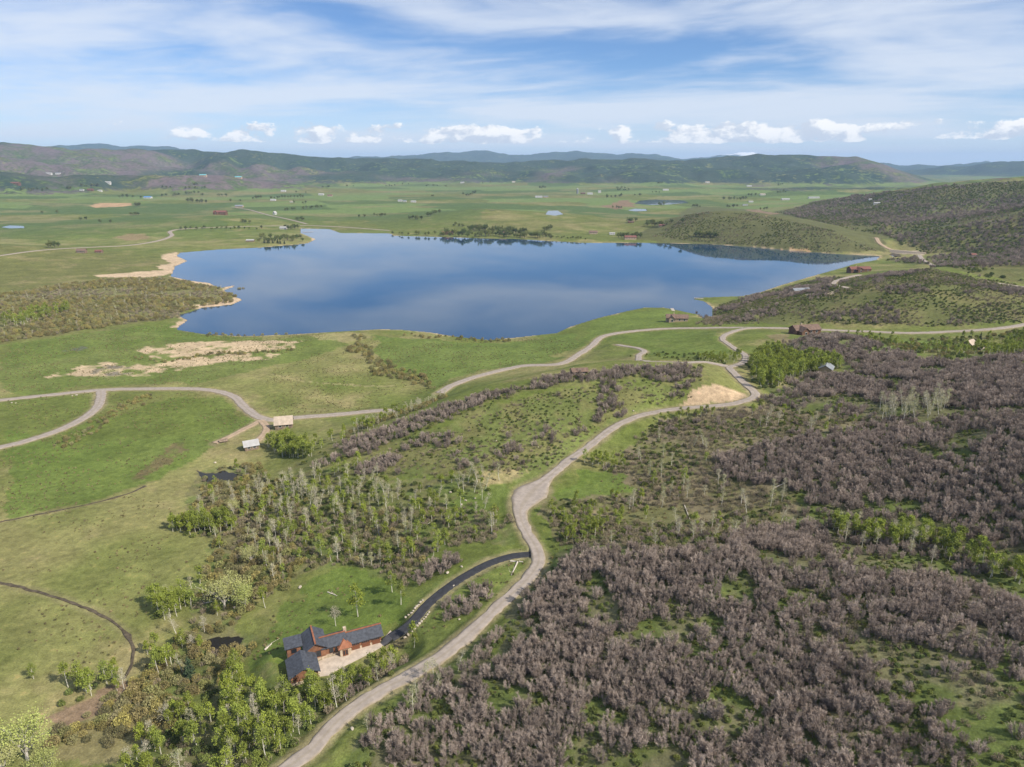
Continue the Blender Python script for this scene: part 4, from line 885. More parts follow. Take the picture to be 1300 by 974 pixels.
for _ in range(42):
    cx_ = VT.uniform(5, 1000); cy_ = VT.uniform(232, 262) if VT.random() < .7 else VT.uniform(262, 286); w_ = VT.uniform(3, 16)
    vrow(cx_, cy_, cx_ + w_, cy_ + VT.uniform(-.6, .6), VT.randint(2, 5), .8, 1.6 if cy_ < 262 else 1.1, 'dark tree in a scattered clump across the far valley', jy=.5)
single('willow_bush', 304, 368.5, 1.5, 'dark bush on the tiny island in the lake'); single('willow_bush', 309, 368.3, 1.3, 'dark bush on the tiny island in the lake')

# ------------------------------------------------------------------ place plants: the largest in view singly, the rest as one mass each
MASS = {'grass_tuft': 'dull tussocks of taller grass dotted over the pastures', 'scrub_oak': 'mass of bare grey brown scrub oaks covering the slopes', 'brown_shrub': 'mass of low brown brush over the hollows and hills', 'leafy_shrub': 'mass of low green shrubs scattered over the slopes', 'willow_bush': 'mass of olive and brown willows by creek and delta', 'aspen_tree': 'mass of small green aspens in the far groves', 'bare_aspen': 'mass of pale leafless aspens at the back of the slopes', 'valley_tree': 'mass of far valley trees'}
GRP = {'scrub_oak': 'bare scrub oaks', 'brown_shrub': 'low brown brush', 'leafy_shrub': 'low green shrubs', 'willow_bush': 'willows by creek and lake', 'grass_tuft': 'grass tussocks', 'aspen_tree': 'leafy aspens', 'bare_aspen': 'pale leafless aspens', 'cottonwood_tree': 'budding cottonwoods', 'spruce_tree': 'spruces', 'valley_tree': 'trees of the far valley'}
FR = np.linspace(.05, .985, 60)
for k, lst in PL.items():
    a = np.array([(p[0], p[1], p[2]) for p in lst]); x, y, s_ = a.T; z = ground(x, y)
    top = z + HK[k] * s_ * .8; px, py, dep = project(x, y, z + HK[k] * s_ * .5)
    vis = (px > 2) & (px < W0 - 2) & (py > 0) & (py < H0 - 2)
    for f in FR: vis &= ground(x * f, y * f) < CAMZ + (top - CAMZ) * f
    size = np.where(vis, HK[k] * s_ / dep, 0); order = np.argsort(-size)
    nb = 0 if k == 'grass_tuft' else 300 if len(lst) > 300 else len(lst)
    rot = rng.uniform(0, 6.283, len(lst)); var = rng.integers(0, len(PARTS[k]), len(lst))
    one = [i for i in order[:nb] if size[i] > 0 or nb < 300]
    QT = {}; counts = {}
    for i in one: QT.setdefault(lst[i][3], []).append(s_[i])
    for lb in QT: counts[lb] = len(QT[lb]); QT[lb] = tuple(np.quantile(QT[lb], (.33, .67)))
    for i in one:
        o = bpy.data.objects.new(k, None); COL.objects.link(o); o.empty_display_size = .5
        o.location = (x[i], y[i], z[i] - .05); o.rotation_euler = (0, 0, rot[i]); o.scale = (s_[i], s_[i], s_[i] * (0.92 + .16 * ((i * 37 % 10) / 10)))
        lb = lst[i][3]; q1, q2 = QT[lb]
        if q2 - q1 > .08 and counts[lb] > 12: lb = ('low ' if s_[i] < q1 and not lb.startswith('low ') else 'tall ' if s_[i] > q2 and not lb.startswith('low ') else '') + lb
        if 'big thicket right' in lb and road_clear(x[i:i+1], y[i:i+1])[0][0] < 9: lb = lb.replace('in the big thicket right of', 'where the big thicket meets')
        tag(o, lb, CATS[k], GRP[k])
        for pn, me in PARTS[k][var[i]]: link(pn, me, o)
    so_ = set(one); rest = np.array([i for i in range(len(lst)) if i not in so_], int)
    print(k, len(lst), len(one), len(rest))
    if len(rest):
        me = bpy.data.meshes.new(k + '_mass'); me.from_pydata([(x[i], y[i], z[i] - .05) for i in rest], [], [])
        for nm, tp, vals, fld in (('rot', 'FLOAT', rot[rest], 'value'), ('scl', 'FLOAT', s_[rest], 'value'), ('pick', 'INT', var[rest], 'value')):
            me.attributes.new(nm, tp, 'POINT').data.foreach_set(fld, vals.astype(np.int32 if tp == 'INT' else np.float32))
        o = link({'scrub_oak': 'scrub_oak_thicket', 'brown_shrub': 'brown_brush', 'leafy_shrub': 'green_undergrowth', 'willow_bush': 'willow_thicket', 'aspen_tree': 'aspen_wood', 'bare_aspen': 'bare_aspen_wood', 'grass_tuft': 'tussock_grass'}.get(k, k + '_wood'), me)
        tag(o, MASS.get(k, 'mass of ' + GRP[k]), CATS[k], kind='stuff')
        ng = bpy.data.node_groups.new(k + '_spread', 'GeometryNodeTree'); ng.interface.new_socket('Geometry', in_out='INPUT', socket_type='NodeSocketGeometry'); ng.interface.new_socket('Geometry', in_out='OUTPUT', socket_type='NodeSocketGeometry')
        g = NT(ng); gi = g.n('NodeGroupInput'); go = g.n('NodeGroupOutput')
        ci_ = g.n('GeometryNodeCollectionInfo', i={'Collection': PROTO[k], 'Separate Children': True, 'Reset Children': True})
        A1 = g.n('GeometryNodeInputNamedAttribute', data_type='FLOAT', i={'Name': 'rot'}); A2 = g.n('GeometryNodeInputNamedAttribute', data_type='FLOAT', i={'Name': 'scl'}); A3 = g.n('GeometryNodeInputNamedAttribute', data_type='INT', i={'Name': 'pick'})
        cx = g.n('ShaderNodeCombineXYZ', i={2: A1.outputs[0]})
        ip = g.n('GeometryNodeInstanceOnPoints', i={'Points': gi.outputs[0], 'Instance': ci_.outputs[0], 'Pick Instance': True, 'Instance Index': A3.outputs[0], 'Rotation': cx.outputs[0], 'Scale': A2.outputs[0]})
        ng.links.new(ip.outputs[0], go.inputs[0])
        o.modifiers.new('spread', 'NODES').node_group = ng
# ------------------------------------------------------------------ buildings
class MB:
    def __init__(s): s.v = []; s.f = []
    def poly(s, pts): b = len(s.v); s.v += [tuple(p) for p in pts]; s.f.append(tuple(range(b, b + len(pts)))); return s
    def hexa(s, p):                                    # 8 corners: bottom ring then top ring
        b = len(s.v); s.v += [tuple(q) for q in p]
        s.f += [tuple(b + i for i in q) for q in ((3, 2, 1, 0), (4, 5, 6, 7), (0, 1, 5, 4), (1, 2, 6, 5), (2, 3, 7, 6), (3, 0, 4, 7))]; return s
    def box(s, x0, x1, y0, y1, z0, z1): return s.hexa([(x0, y0, z0), (x1, y0, z0), (x1, y1, z0), (x0, y1, z0), (x0, y0, z1), (x1, y0, z1), (x1, y1, z1), (x0, y1, z1)])
    def slab(s, a, b, c, d, t):                        # sloping sheet of thickness t under the quad a b c d
        q = [np.array(p, float) for p in (a, b, c, d)]; return s.hexa([p - np.array([0, 0, t]) for p in q] + q)
    def gable(s, x0, x1, y0, y1, z0, z1, zr, axis='x'):  # walls with gable ends
        if axis == 'x':
            ym = (y0 + y1) / 2; e = [(x0, y0), (x1, y0), (x1, y1), (x0, y1)]
            s.poly([(x0, y0, z0), (x1, y0, z0), (x1, y0, z1), (x0, y0, z1)]); s.poly([(x1, y1, z0), (x0, y1, z0), (x0, y1, z1), (x1, y1, z1)])
            s.poly([(x1, y0, z0), (x1, y1, z0), (x1, y1, z1), (x1, ym, zr), (x1, y0, z1)]); s.poly([(x0, y1, z0), (x0, y0, z0), (x0, y0, z1), (x0, ym, zr), (x0, y1, z1)])
        else:
            xm = (x0 + x1) / 2
            s.poly([(x1, y0, z0), (x1, y1, z0), (x1, y1, z1), (x1, y0, z1)]); s.poly([(x0, y1, z0), (x0, y0, z0), (x0, y0, z1), (x0, y1, z1)])
            s.poly([(x0, y0, z0), (x1, y0, z0), (x1, y0, z1), (xm, y0, zr), (x0, y0, z1)]); s.poly([(x1, y1, z0), (x0, y1, z0), (x0, y1, z1), (xm, y1, zr), (x1, y1, z1)])
        return s
    def roof(s, x0, x1, y0, y1, z1, zr, axis='x', ov=.5, t=.18, side=None):
        if axis == 'x':
            ym = (y0 + y1) / 2; k = (zr - z1) / (ym - y0); zl = z1 - k * ov
            if side in (None, 0): s.slab((x0 - ov, y0 - ov, zl + t), (x1 + ov, y0 - ov, zl + t), (x1 + ov, ym, zr + t), (x0 - ov, ym, zr + t), t)
            if side in (None, 1): s.slab((x0 - ov, ym, zr + t), (x1 + ov, ym, zr + t), (x1 + ov, y1 + ov, zl + t), (x0 - ov, y1 + ov, zl + t), t)
        else:
            xm = (x0 + x1) / 2; k = (zr - z1) / (xm - x0); zl = z1 - k * ov
            if side in (None, 0): s.slab((x0 - ov, y0 - ov, zl + t), (xm, y0 - ov, zr + t), (xm, y1 + ov, zr + t), (x0 - ov, y1 + ov, zl + t), t)
            if side in (None, 1): s.slab((xm, y0 - ov, zr + t), (x1 + ov, y0 - ov, zl + t), (x1 + ov, y1 + ov, zl + t), (xm, y1 + ov, zr + t), t)
        return s
    def build(s, name, m, parent=None): return link(name, mesh_np(name, s.v, s.f, [m]), parent)
BM = dict(slate=mat('slate_roof', (.060, .066, .080), .75, noise=1.2, n_amt=.25), copper=mat('copper_trim', (.26, .105, .055), .6, noise=.8, n_amt=.2), cedar=mat('cedar_wall', (.215, .105, .060), .8, noise=.9, n_amt=.25), stone=mat('stone_base', (.42, .34, .25), .9, noise=1.6, n_amt=.3),
 glass=mat('dark_glass', (.02, .025, .03), .08, spec=.6), paver=mat('court_pavers', (.45, .38, .31), .9, noise=.7, n_amt=.15), door=mat('wood_door', (.16, .065, .035), .6), tin=mat('white_tin', (.36, .355, .35), .5, noise=.4, n_amt=.1), oldwood=mat('old_boards', (.20, .15, .11), .9, noise=1.0, n_amt=.35), beige=mat('beige_shingles', (.40, .33, .26), .85, noise=.6, n_amt=.15),
 brownroof=mat('brown_roof', (.155, .105, .080), .85, noise=.6, n_amt=.25), log=mat('log_wall', (.135, .075, .048), .85, noise=.6, n_amt=.3), redroof=mat('rust_roof', (.175, .078, .062), .8, noise=.6, n_amt=.2), greyroof=mat('grey_roof', (.20, .215, .235), .7, noise=.6, n_amt=.2), white=mat('white_wall', (.50, .49, .47), .8), blue=mat('blue_roof', (.10, .24, .52), .5), teal=mat('teal_roof', (.16, .42, .46), .5), tan=mat('tan_wall', (.36, .28, .20), .85), rock=mat('pale_boulder', (.40, .35, .28), .95, noise=1.0, n_amt=.25), deadwood=mat('dead_wood', (.50, .45, .38), .9, noise=1.2, n_amt=.2), dockwood=mat('dock_boards', (.38, .34, .29), .9))
# --- the big house
hr = bpy.data.objects.new('house', None); COL.objects.link(hr); hr.location = (HX, HY, HZ); hr.rotation_euler = (0, 0, HYAW); hr.scale = (.88, .88, .88)
tag(hr, 'large cedar house with slate grey roofs and copper ridge trim below the driveway', 'house')
def wing(x0, x1, y0, y1, h, zr, axis, base=.9):
    w_ = MB().gable(x0, x1, y0, y1, -.8, h, zr, axis).build('wall', BM['cedar'], hr)
    MB().box(x0 - .12, x1 + .12, y0 - .12, y1 + .12, -.8, base).build('stone_base', BM['stone'], w_)
    r_ = MB().roof(x0, x1, y0, y1, h, zr, axis, .7, .25).build('roof', BM['slate'], hr)
    c_ = MB()
    if axis == 'x': ym = (y0 + y1) / 2; c_.box(x0 - .75, x1 + .75, ym - .26, ym + .26, zr + .20, zr + .42)
    else: xm = (x0 + x1) / 2; c_.box(xm - .26, xm + .26, y0 - .75, y1 + .75, zr + .20, zr + .42)
    return w_, r_, c_
w1, r1, c1_ = wing(1.2, 12.6, .9, 6.9, 3.1, 4.9, 'x'); c1_.build('ridge_cap', BM['copper'], r1)
w2, r2, c2_ = wing(-11.8, -5.6, .6, 9.2, 4.6, 6.6, 'y'); c2_.build('ridge_cap', BM['copper'], r2)
w3, r3, c3_ = wing(-6.4, 0.6, 1.0, 6.8, 3.9, 5.5, 'x'); c3_.build('ridge_cap', BM['copper'], r3)
w4, r4, c4_ = wing(-17.6, -9.4, -8.0, .2, 3.2, 5.2, 'y')
wl = MB().box(-17.2, -13.0, 3.6, 7.6, -.8, 5.2).build('wall', BM['cedar'], hr); MB().box(-17.32, -12.88, 3.48, 7.72, -.8, .9).build('stone_base', BM['stone'], wl)
MB().slab((-17.9, 2.9, 5.35), (-12.3, 2.9, 5.35), (-12.3, 8.3, 5.95), (-17.9, 8.3, 5.95), .25).build('roof', BM['slate'], hr)
pw_ = MB().box(-1.4, 2.0, -.9, 1.4, -.6, 3.1).build('entrance_wall', BM['stone'], hr)
rf = MB(); a_, b_, c_, d_ = (-2.0, -1.5, 3.1), (2.6, -1.5, 3.1), (2.6, 3.2, 3.1), (-2.0, 3.2, 3.1); p_, q_ = (.3, 1.0, 4.7), (.3, 2.4, 4.7)
rf.poly([a_, b_, p_]); rf.poly([b_, c_, q_, p_]); rf.poly([c_, d_, q_]); rf.poly([d_, a_, p_, q_]); rf.poly([d_, c_, b_, a_]); rf.build('entrance_roof', BM['copper'], hr)
dr = MB().box(-.55, 1.15, -1.0, -.88, .0, 2.3).build('front_door', BM['door'], hr)
for x_ in (-.45, .40): MB().box(x_ + .08, x_ + .58, -1.03, -.98, .5, 2.1).build('door_pane', BM['glass'], dr)
def win(x0, x1, y0, y1, z0, z1):
    f_ = MB().box(x0 - .1, x1 + .1, y0 - .1, y1 + .1, z0 - .1, z1 + .1).build('window', BM['door'], hr)
    ex, ey = (.0, .04) if (x1 - x0) > (y1 - y0) else (.04, .0)
    MB().box(x0 - ex * 3.3, x1 + ex * 3.3, y0 - ey * 3.3, y1 + ey * 3.3, z0, z1).build('pane', BM['glass'], f_)
for a in ((-4.4, -3.2, .95, 1.05, 1.2, 3.2), (-2.6, -1.8, .95, 1.05, 1.2, 3.0), (-15.9, -14.3, 3.55, 3.65, 2.9, 4.4), (-8.6, -7.2, .55, .65, 1.4, 3.6), (12.55, 12.65, 2.6, 5.0, 1.0, 2.4), (-17.65, -17.55, -6.0, -3.6, 1.1, 2.5), (-17.25, -17.15, 4.6, 6.6, 2.6, 4.4)): win(*a)
for x_ in (2.6, 6.0, 9.4):
    g_ = MB().box(x_, x_ + 2.7, .72, .80, -.1, 2.35).build('garage_door', BM['door'], hr)
    for j in range(4): MB().box(x_ + .15 + j * .62, x_ + .62 + j * .62, .69, .73, 1.75, 2.15).build('pane', BM['glass'], g_)
MB().box(.9, 1.9, 4.4, 5.4, 2.5, 6.6).build('chimney', BM['stone'], hr)
# court + walls
cpts = [hl(u * .88, v * .88) for u, v in ((-9.2, -7.2), (-6.5, -7.8), (-1.5, -5.8), (4, -4.2), (9, -2.6), (14.2, -.6), (18.2, 2.2), (20.5, 5.5), (17.0, 5.8), (13.2, 2.0), (12.7, .8), (-5.5, .55), (-9.2, -.2))]
cmb = MB(); nC = len(cpts); cmb.poly([(x_, y_, HZ + .03) for x_, y_ in cpts])
for i in range(nC):
    (x0, y0), (x1, y1) = cpts[i], cpts[(i + 1) % nC]; cmb.poly([(x0, y0, HZ - .9), (x1, y1, HZ - .9), (x1, y1, HZ + .03), (x0, y0, HZ + .03)])
tag(cmb.build('courtyard', BM['paver']), 'pale paved forecourt in front of the cedar house', 'courtyard', kind='structure')
def rubble_wall(pp, label):
    x_, y_ = hit([p[0] for p in pp], [p[1] for p in pp]); root = bpy.data.objects.new('stone_wall', None); COL.objects.link(root)
    z_ = ground(x_, y_); root.location = (x_[0], y_[0], z_[0]); tag(root, label, 'wall')
    L = np.concatenate([[0], np.cumsum(np.hypot(np.diff(x_), np.diff(y_)))]); nb_ = int(L[-1] / .95)
    for i in range(nb_):
        t = (i + .5) / nb_ * L[-1]; a, b = np.interp(t, L, x_), np.interp(t, L, y_); c_ = float(ground(np.array([a]), np.array([b]))[0])
        o = link('stone', STONE[i % len(STONE)], root); o.location = (a - x_[0], b - y_[0], c_ - z_[0] + .22); o.rotation_euler = (0, 0, VT.uniform(0, 6.28)); s_ = VT.uniform(.34, .55); o.scale = (s_, s_, s_)
def stone_mesh(seed, m):
    import bmesh
    bm = bmesh.new(); bmesh.ops.create_icosphere(bm, subdivisions=2, radius=1.0); r_ = random.Random(seed); ph = [Vector((r_.gauss(0, 1), r_.gauss(0, 1), r_.gauss(0, 1))).normalized() for _ in range(7)]
    for v in bm.verts:
        d = v.co.normalized(); k_ = 1.0
        for p in ph:
            t = d.dot(p) - .62
            if t > 0: k_ -= t * .75
        v.co = d * k_; v.co.z *= .72; v.co.x *= 1.15
    me = bpy.data.meshes.new('stone'); bm.to_mesh(me); bm.free(); me.materials.append(m); return me
STONE = [stone_mesh(i, BM['rock']) for i in range(5)]
rubble_wall([(513,786),(522,780),(531,769),(538,762)], 'low rubble stone wall on the lawn side of the dark driveway')
rubble_wall([(512,812),(526,800),(538,787),(546,777)], 'low rubble stone wall on the road side of the dark driveway')
# boulders and logs
BL = 'pale boulder lying '
for px, py, s_, lb in ((572,626,1.2,'on the grass left of the road pullout'),(545,618,.8,'in the tall grass left of the pullout'),(586,641,.9,'in a row on the aspen flat'),(591,636,.9,'in a row on the aspen flat'),(566,641,.7,'in a row on the aspen flat'),(603,633,.7,'in a row on the aspen flat'),(617,753,1.0,'at the oak clump inside the driveway loop'),(588,779,1.0,'at the oak clump inside the driveway loop'),(583,787,.7,'at the oak clump inside the driveway loop'),(568,728,1.1,'on the upper side of the dark driveway'),(586,720,.8,'on the upper side of the dark driveway'),(576,744,.6,'on the upper side of the dark driveway'),(381,746,1.2,'at the creek edge of the lawn'),(297,772,.9,'under the big cottonwood'),(273,588,1.3,'on the meadow above the creek pond'),(97,502,1.4,'inside the fork of the meadow roads'),(92,503,1.1,'inside the fork of the meadow roads'),(15,512,1.2,'on the verge of the meadow road'),(20,512,.9,'on the verge of the meadow road'),(630,560,.7,'on the open ridge slope'),(683,568,.7,'on the open ridge slope'),(804,522,.9,'beside the road on the ridge'),(447,926,.9,'on the verge of the lower road')):
    x_, y_ = hit(px, py); s_ *= .62; z_ = float(ground(x_, y_)[0]); o = link('boulder', STONE[VT.randrange(5)]); o.location = (x_[0], y_[0], z_ + s_ * .3); o.rotation_euler = (0, 0, VT.uniform(0, 6)); o.scale = (s_, s_ * .85, s_ * .85)
    tag(o, BL + lb, 'boulder', 'pale boulders on the grass')
for a in ((657,714,649,731,.28,'white fallen log inside the driveway loop'),(648,713,664,714,.3,'short white log across the driveway loop grass'),(494,902,522,905,.22,'bleached fallen trunk in the roadside oaks'),(336,826,345,818,.3,'pale log on the lawn beside the cedar house'),(414,672,428,668,.2,'thin fallen aspen trunk on the aspen flat'),(530,672,546,664,.2,'grey fallen trunk before the pale aspens'),(416,752,428,757,.2,'pale log lying across the upper lawn'),(252,768,270,764,.25,'pale log beside the creek willows'),(982,620,1000,612,.2,'thin white fallen aspen in the scrub hollow'),(868,640,876,660,.2,'leaning white dead trunk in the scrub hollow')):
    x_, y_ = hit([a[0], a[2]], [a[1], a[3]]); z_ = ground(x_, y_); b = PB(); e = np.array([x_[1] - x_[0], y_[1] - y_[0], z_[1] - z_[0]])
    b.limb([np.zeros(3), e * .35 + rng.normal(size=3) * .06, e * .7 + rng.normal(size=3) * .06, e], a[4], a[4] * .5, 6)
    for t in (.45, .62, .8): b.limb([e * t, e * t + np.array([rng.normal() * .5, rng.normal() * .5, .5]), e * t + np.array([rng.normal() * .9, rng.normal() * .9, .9])], .07, .02, 3)
    o = link('fallen_log', b.mesh('fallen_log', BM['deadwood'])); o.location = (x_[0], y_[0], z_[0] + a[4] * .7); tag(o, a[5], 'log', 'fallen logs')
# sandy bank
x_, y_ = hit(203, 662)
# --- other buildings
def house(px, py, yaw, w, d, h, rh, wm, rm, label, cat='house', ell=None, wins=3, chim=False, name=None, door=True, porch=False):
    x_, y_ = hit(px, py); z_ = float(min(ground(x_ + a_ * w / 2, y_ + b_ * d / 2)[0] for a_ in (-1, 1) for b_ in (-1, 1)))
    zt = float(ground(x_, y_)[0]); ro = bpy.data.objects.new(name or cat.replace(' ', '_'), None); COL.objects.link(ro); ro.location = (x_[0], y_[0], zt); ro.rotation_euler = (0, 0, R(yaw)); tag(ro, label, cat)
    b0 = min(-.5, z_ - zt - .5); X, Y = w / 2, d / 2
    MB().gable(-X, X, -Y, Y, b0, h, h + rh, 'x').build('wall', BM[wm], ro); rf_ = MB().roof(-X, X, -Y, Y, h, h + rh, 'x', .6, .2).build('roof', BM[rm], ro)
    for i in range(wins):
        cx_ = -X + w * (i + .75) / (wins + .5); ww = min(.9, w / wins * .25)
        f_ = MB().box(cx_ - ww, cx_ + ww, -Y - .06, -Y + .02, h * .38, h * .82).build('window', BM['white'], ro); MB().box(cx_ - ww * .82, cx_ + ww * .82, -Y - .09, -Y - .05, h * .43, h * .78).build('pane', BM['glass'], f_)
    if door:
        MB().box(X - .02, X + .07, -d * .12, d * .12, 0, min(h * .8, 2.6)).build('door', BM['door'], ro)
    if ell:
        ex0, ex1, ed = ell; MB().gable(ex0, ex1, -Y - ed, 0, b0, h * .95, h + rh * .9, 'y').build('wall', BM[wm], ro); MB().roof(ex0, ex1, -Y - ed, 0, h * .95, h + rh * .9, 'y', .6, .2).build('roof', BM[rm], ro)
        f_ = MB().box((ex0 + ex1) / 2 - .9, (ex0 + ex1) / 2 + .9, -Y - ed - .08, -Y - ed + .02, h * .3, h * .85).build('window', BM['white'], ro); MB().box((ex0 + ex1) / 2 - .75, (ex0 + ex1) / 2 + .75, -Y - ed - .12, -Y - ed - .07, h * .35, h * .8).build('pane', BM['glass'], f_)
    if chim: MB().box(-X * .3 - .5, -X * .3 + .5, .2, 1.3, h, h + rh + 1.3).build('chimney', BM['stone'], rf_)
    if porch:
        MB().slab((-X - .4, -Y - 3.0, h * .72), (X * .4, -Y - 3.0, h * .72), (X * .4, -Y - .2, h * .95), (-X - .4, -Y - .2, h * .95), .15).build('porch_roof', BM[rm], ro)
        for q_ in (-X, -X * .3, X * .35): MB().box(q_ - .12, q_ + .12, -Y - 2.9, -Y - 2.66, b0, h * .74).build('porch_post', BM[wm], ro)
    return ro
house(361, 542, 14, 9.5, 7.5, 3.2, 3.4, 'oldwood', 'beige', 'old barn with beige shingle roof at the road junction', 'barn', wins=2)
house(319, 569, 28, 7.0, 6.0, 2.6, 2.0, 'oldwood', 'tin', 'small plank shed with white metal roof beside the dirt track', 'shed', wins=2)
house(284, 561, 22, 3.2, 2.2, 1.0, .6, 'oldwood', 'oldwood', 'low weathered timber shelter at the end of the dirt track', 'shelter', wins=1, door=False)
house(859, 408, -8, 20, 10, 4.2, 2.6, 'tan', 'brownroof', 'brown roofed lakeside house on the green point', 'house', ell=(-8, -2, 4), wins=4, chim=True, porch=False)
house(1021, 424, 12, 22, 10, 4.6, 3.0, 'log', 'brownroof', 'dark log house on the rise above the oak mound', 'house', ell=(-9, -2, 5), wins=4, chim=True)
house(1090, 345.5, 5, 30, 12, 5, 3, 'log', 'redroof', 'dark red house on the shore by the far bay', 'house', ell=(-8, 0, 6), wins=4, chim=True)
house(1016, 372, 10, 20, 9, 3.6, 2.2, 'tan', 'greyroof', 'blue grey roofed house below the scrub hill', 'house', ell=(2, 8, 4), wins=3)
house(1230, 441, 35, 8, 6.5, 2.8, 2.6, 'oldwood', 'beige', 'small cabin with beige roof among green shrubs', 'cabin', wins=2)
house(1243, 444, 35, 7, 4, 1.6, .9, 'oldwood', 'beige', 'low lean-to beside the small beige roofed cabin', 'shed', wins=1)
house(1048, 473, 60, 9, 7, 3.2, 2.0, 'tan', 'greyroof', 'grey metal roofed house hidden in the upper oaks', 'house', wins=2)
house(1012, 473, 10, 8, 5, 2.4, 1.3, 'white', 'greyroof', 'pale low outbuilding beside the grey roofed house', 'shed', wins=2)
house(735, 474, 10, 8, 5, 1.8, 1.1, 'oldwood', 'brownroof', 'small brown roofed cabin on the ridge top', 'cabin', wins=2)
house(280, 272.5, 0, 34, 16, 7, 4, 'log', 'redroof', 'dark red house on the grassy knoll beyond the lake', 'house', ell=(-12, -3, 6), wins=4)
house(304, 263.5, 0, 28, 14, 5, 4, 'tan', 'greyroof', 'grey roofed house behind the knoll house', 'house', wins=3)
house(318, 307, 5, 15, 8, 3.2, 1.6, 'oldwood', 'tin', 'grey roofed shed on the headland pasture', 'shed', wins=2)
house(360, 291, 0, 16, 9, 4, 2.2, 'white', 'tin', 'white boathouse behind the headland trees', 'boathouse', wins=3)
house(568, 297.5, 3, 24, 10, 4.2, 2.4, 'log', 'redroof', 'red roofed house in front of the far shore wood', 'house', wins=4)
house(638, 298, 0, 16, 9, 4.2, 2.4, 'log', 'brownroof', 'brown house hidden inside the far shore wood', 'house', wins=3)
house(800, 304, 0, 24, 12, 5, 3, 'tan', 'redroof', 'reddish roofed house on the far shore right of the wood', 'house', wins=4)
house(753, 297, 0, 18, 10, 4, 3, 'tan', 'brownroof', 'tan roofed house on the pasture beyond the lake', 'house', wins=3)
house(777, 298, 0, 12, 8, 3.2, 1.5, 'white', 'tin', 'small white shed on the pasture beyond the lake', 'shed', wins=2)
house(104, 321, 8, 14, 9, 4, 3, 'oldwood', 'brownroof', 'brown farmhouse beside the far left road', 'house', wins=3); house(126, 321, 4, 11, 7, 3, 2, 'oldwood', 'redroof', 'rust roofed farm shed beside the far left road', 'shed', wins=2)
house(349, 272.5, 70, 10, 8, 5, 5, 'white', 'tin', 'small white building beside the knoll road', 'cottage', wins=2)
for a in ((188,252,0,50,26,9,5,'white','blue','white building with bright blue roof in the left valley','barn'),(62,221,0,60,26,9,5,'white','tin','pair barn with white roof under the left hills','barn'),(74,221,10,50,24,9,5,'white','greyroof','grey roofed barn under the left hills','barn'),(20,234,0,60,30,10,6,'log','redroof','rust roofed ranch house in the left valley','house'),(137,232.5,0,44,22,9,5,'white','tin','long white barn behind the valley tree clump','barn'),(115,242,0,44,22,8,5,'log','redroof','red roofed farm building beside the valley tree clump','barn'),(127,243,0,30,18,7,4,'white','tin','white shed right of the red roofed farm building','shed'),(104,242,0,30,18,7,4,'white','greyroof','grey roofed shed left of the red farm building','shed'),
 (258,224,0,60,30,11,7,'tan','teal','turquoise roofed barn at the left hill foot','barn'),(303,226.5,0,60,30,11,7,'tan','teal','turquoise roofed building right of the turquoise barn','barn'),(360,243.5,0,40,22,9,5,'white','tin','white farmhouse in the middle valley','house'),(347,255,0,34,18,7,4,'white','tin','white shed left of the dark tree clump','shed'),(370,257,0,18,12,6,3,'white','beige','small pale shed under the dark tree clump','shed'),(408,248,0,40,20,9,5,'white','tin','white farm shed beyond the left arm of the lake','shed'),(419,249.5,0,36,20,9,5,'tan','redroof','red roofed farmhouse beyond the left arm of the lake','house'),
 (508,256,0,28,16,8,4,'white','tin','tall white barn of the mid valley farm','barn'),(514,256.5,0,22,14,7,4,'white','greyroof','grey roofed barn of the mid valley farm','barn'),(525,257,0,34,16,7,4,'white','tin','long white shed of the mid valley farm','shed'),(587,232.5,0,44,22,9,5,'white','tin','white barn at the foot of the middle hills','barn'),(652,231.5,0,40,22,9,5,'white','beige','cream house at the foot of the middle hills','house'),(684,251,0,52,22,8,5,'white','tin','long white building in the middle valley','barn'),(693,251,0,34,20,8,5,'tan','greyroof','grey roofed building beside the long white building','barn'),
 (740,246.5,0,40,22,9,5,'log','brownroof','dark barn below the tall silo','barn'),(749,247,0,44,22,9,5,'white','tin','white barn right of the dark silo barn','barn'),(761,245,0,24,16,14,6,'white','tin','tall white barn tower right of the silo farm','barn'),(845,242,0,50,24,9,5,'white','tin','white house under the right hills','house'),(898,232,0,50,24,9,5,'white','beige','cream house high under the right hills','house'),(801,283,0,22,12,5,3,'log','brownroof','dark cabin among trees below the peninsula hill','cabin'),(840,287.5,0,20,11,4.5,3,'tan','redroof','rust roofed cabin below the peninsula hill','cabin'),
 (951,237,0,50,24,9,5,'white','tin','white farmhouse in the right valley','house'),(968,248,0,40,22,8,5,'white','beige','cream barn in the right valley','barn'),(953,257,0,30,16,6,4,'white','tin','white house behind the right valley trees','house'),(997,254,0,56,22,7,4,'white','tin','long white shed in the right valley','shed'),(1033,252,0,80,22,8,4,'white','tin','very long white barn in the right valley','barn'),(946,261,0,28,14,5,3,'white','greyroof','grey roofed house before the right valley trees','house'),(1105,254.5,0,16,10,5,3,'white','tin','small white house on the right hill shoulder','house'),(1113,259,-10,26,12,5,3,'white','tin','white roofed house on the right hill shoulder','house'),(1207,229,0,16,10,6,4,'white','tin','white house on the crest of the right hill','house'),(1235,325,15,16,9,4,2.5,'log','redroof','dark red cabin on the flat behind the scrub hill','cabin')):
    k_ = .62; house(*a[:3], a[3] * k_, a[4] * k_, a[5] * k_, a[6] * k_, *a[7:10], a[10], wins=2)
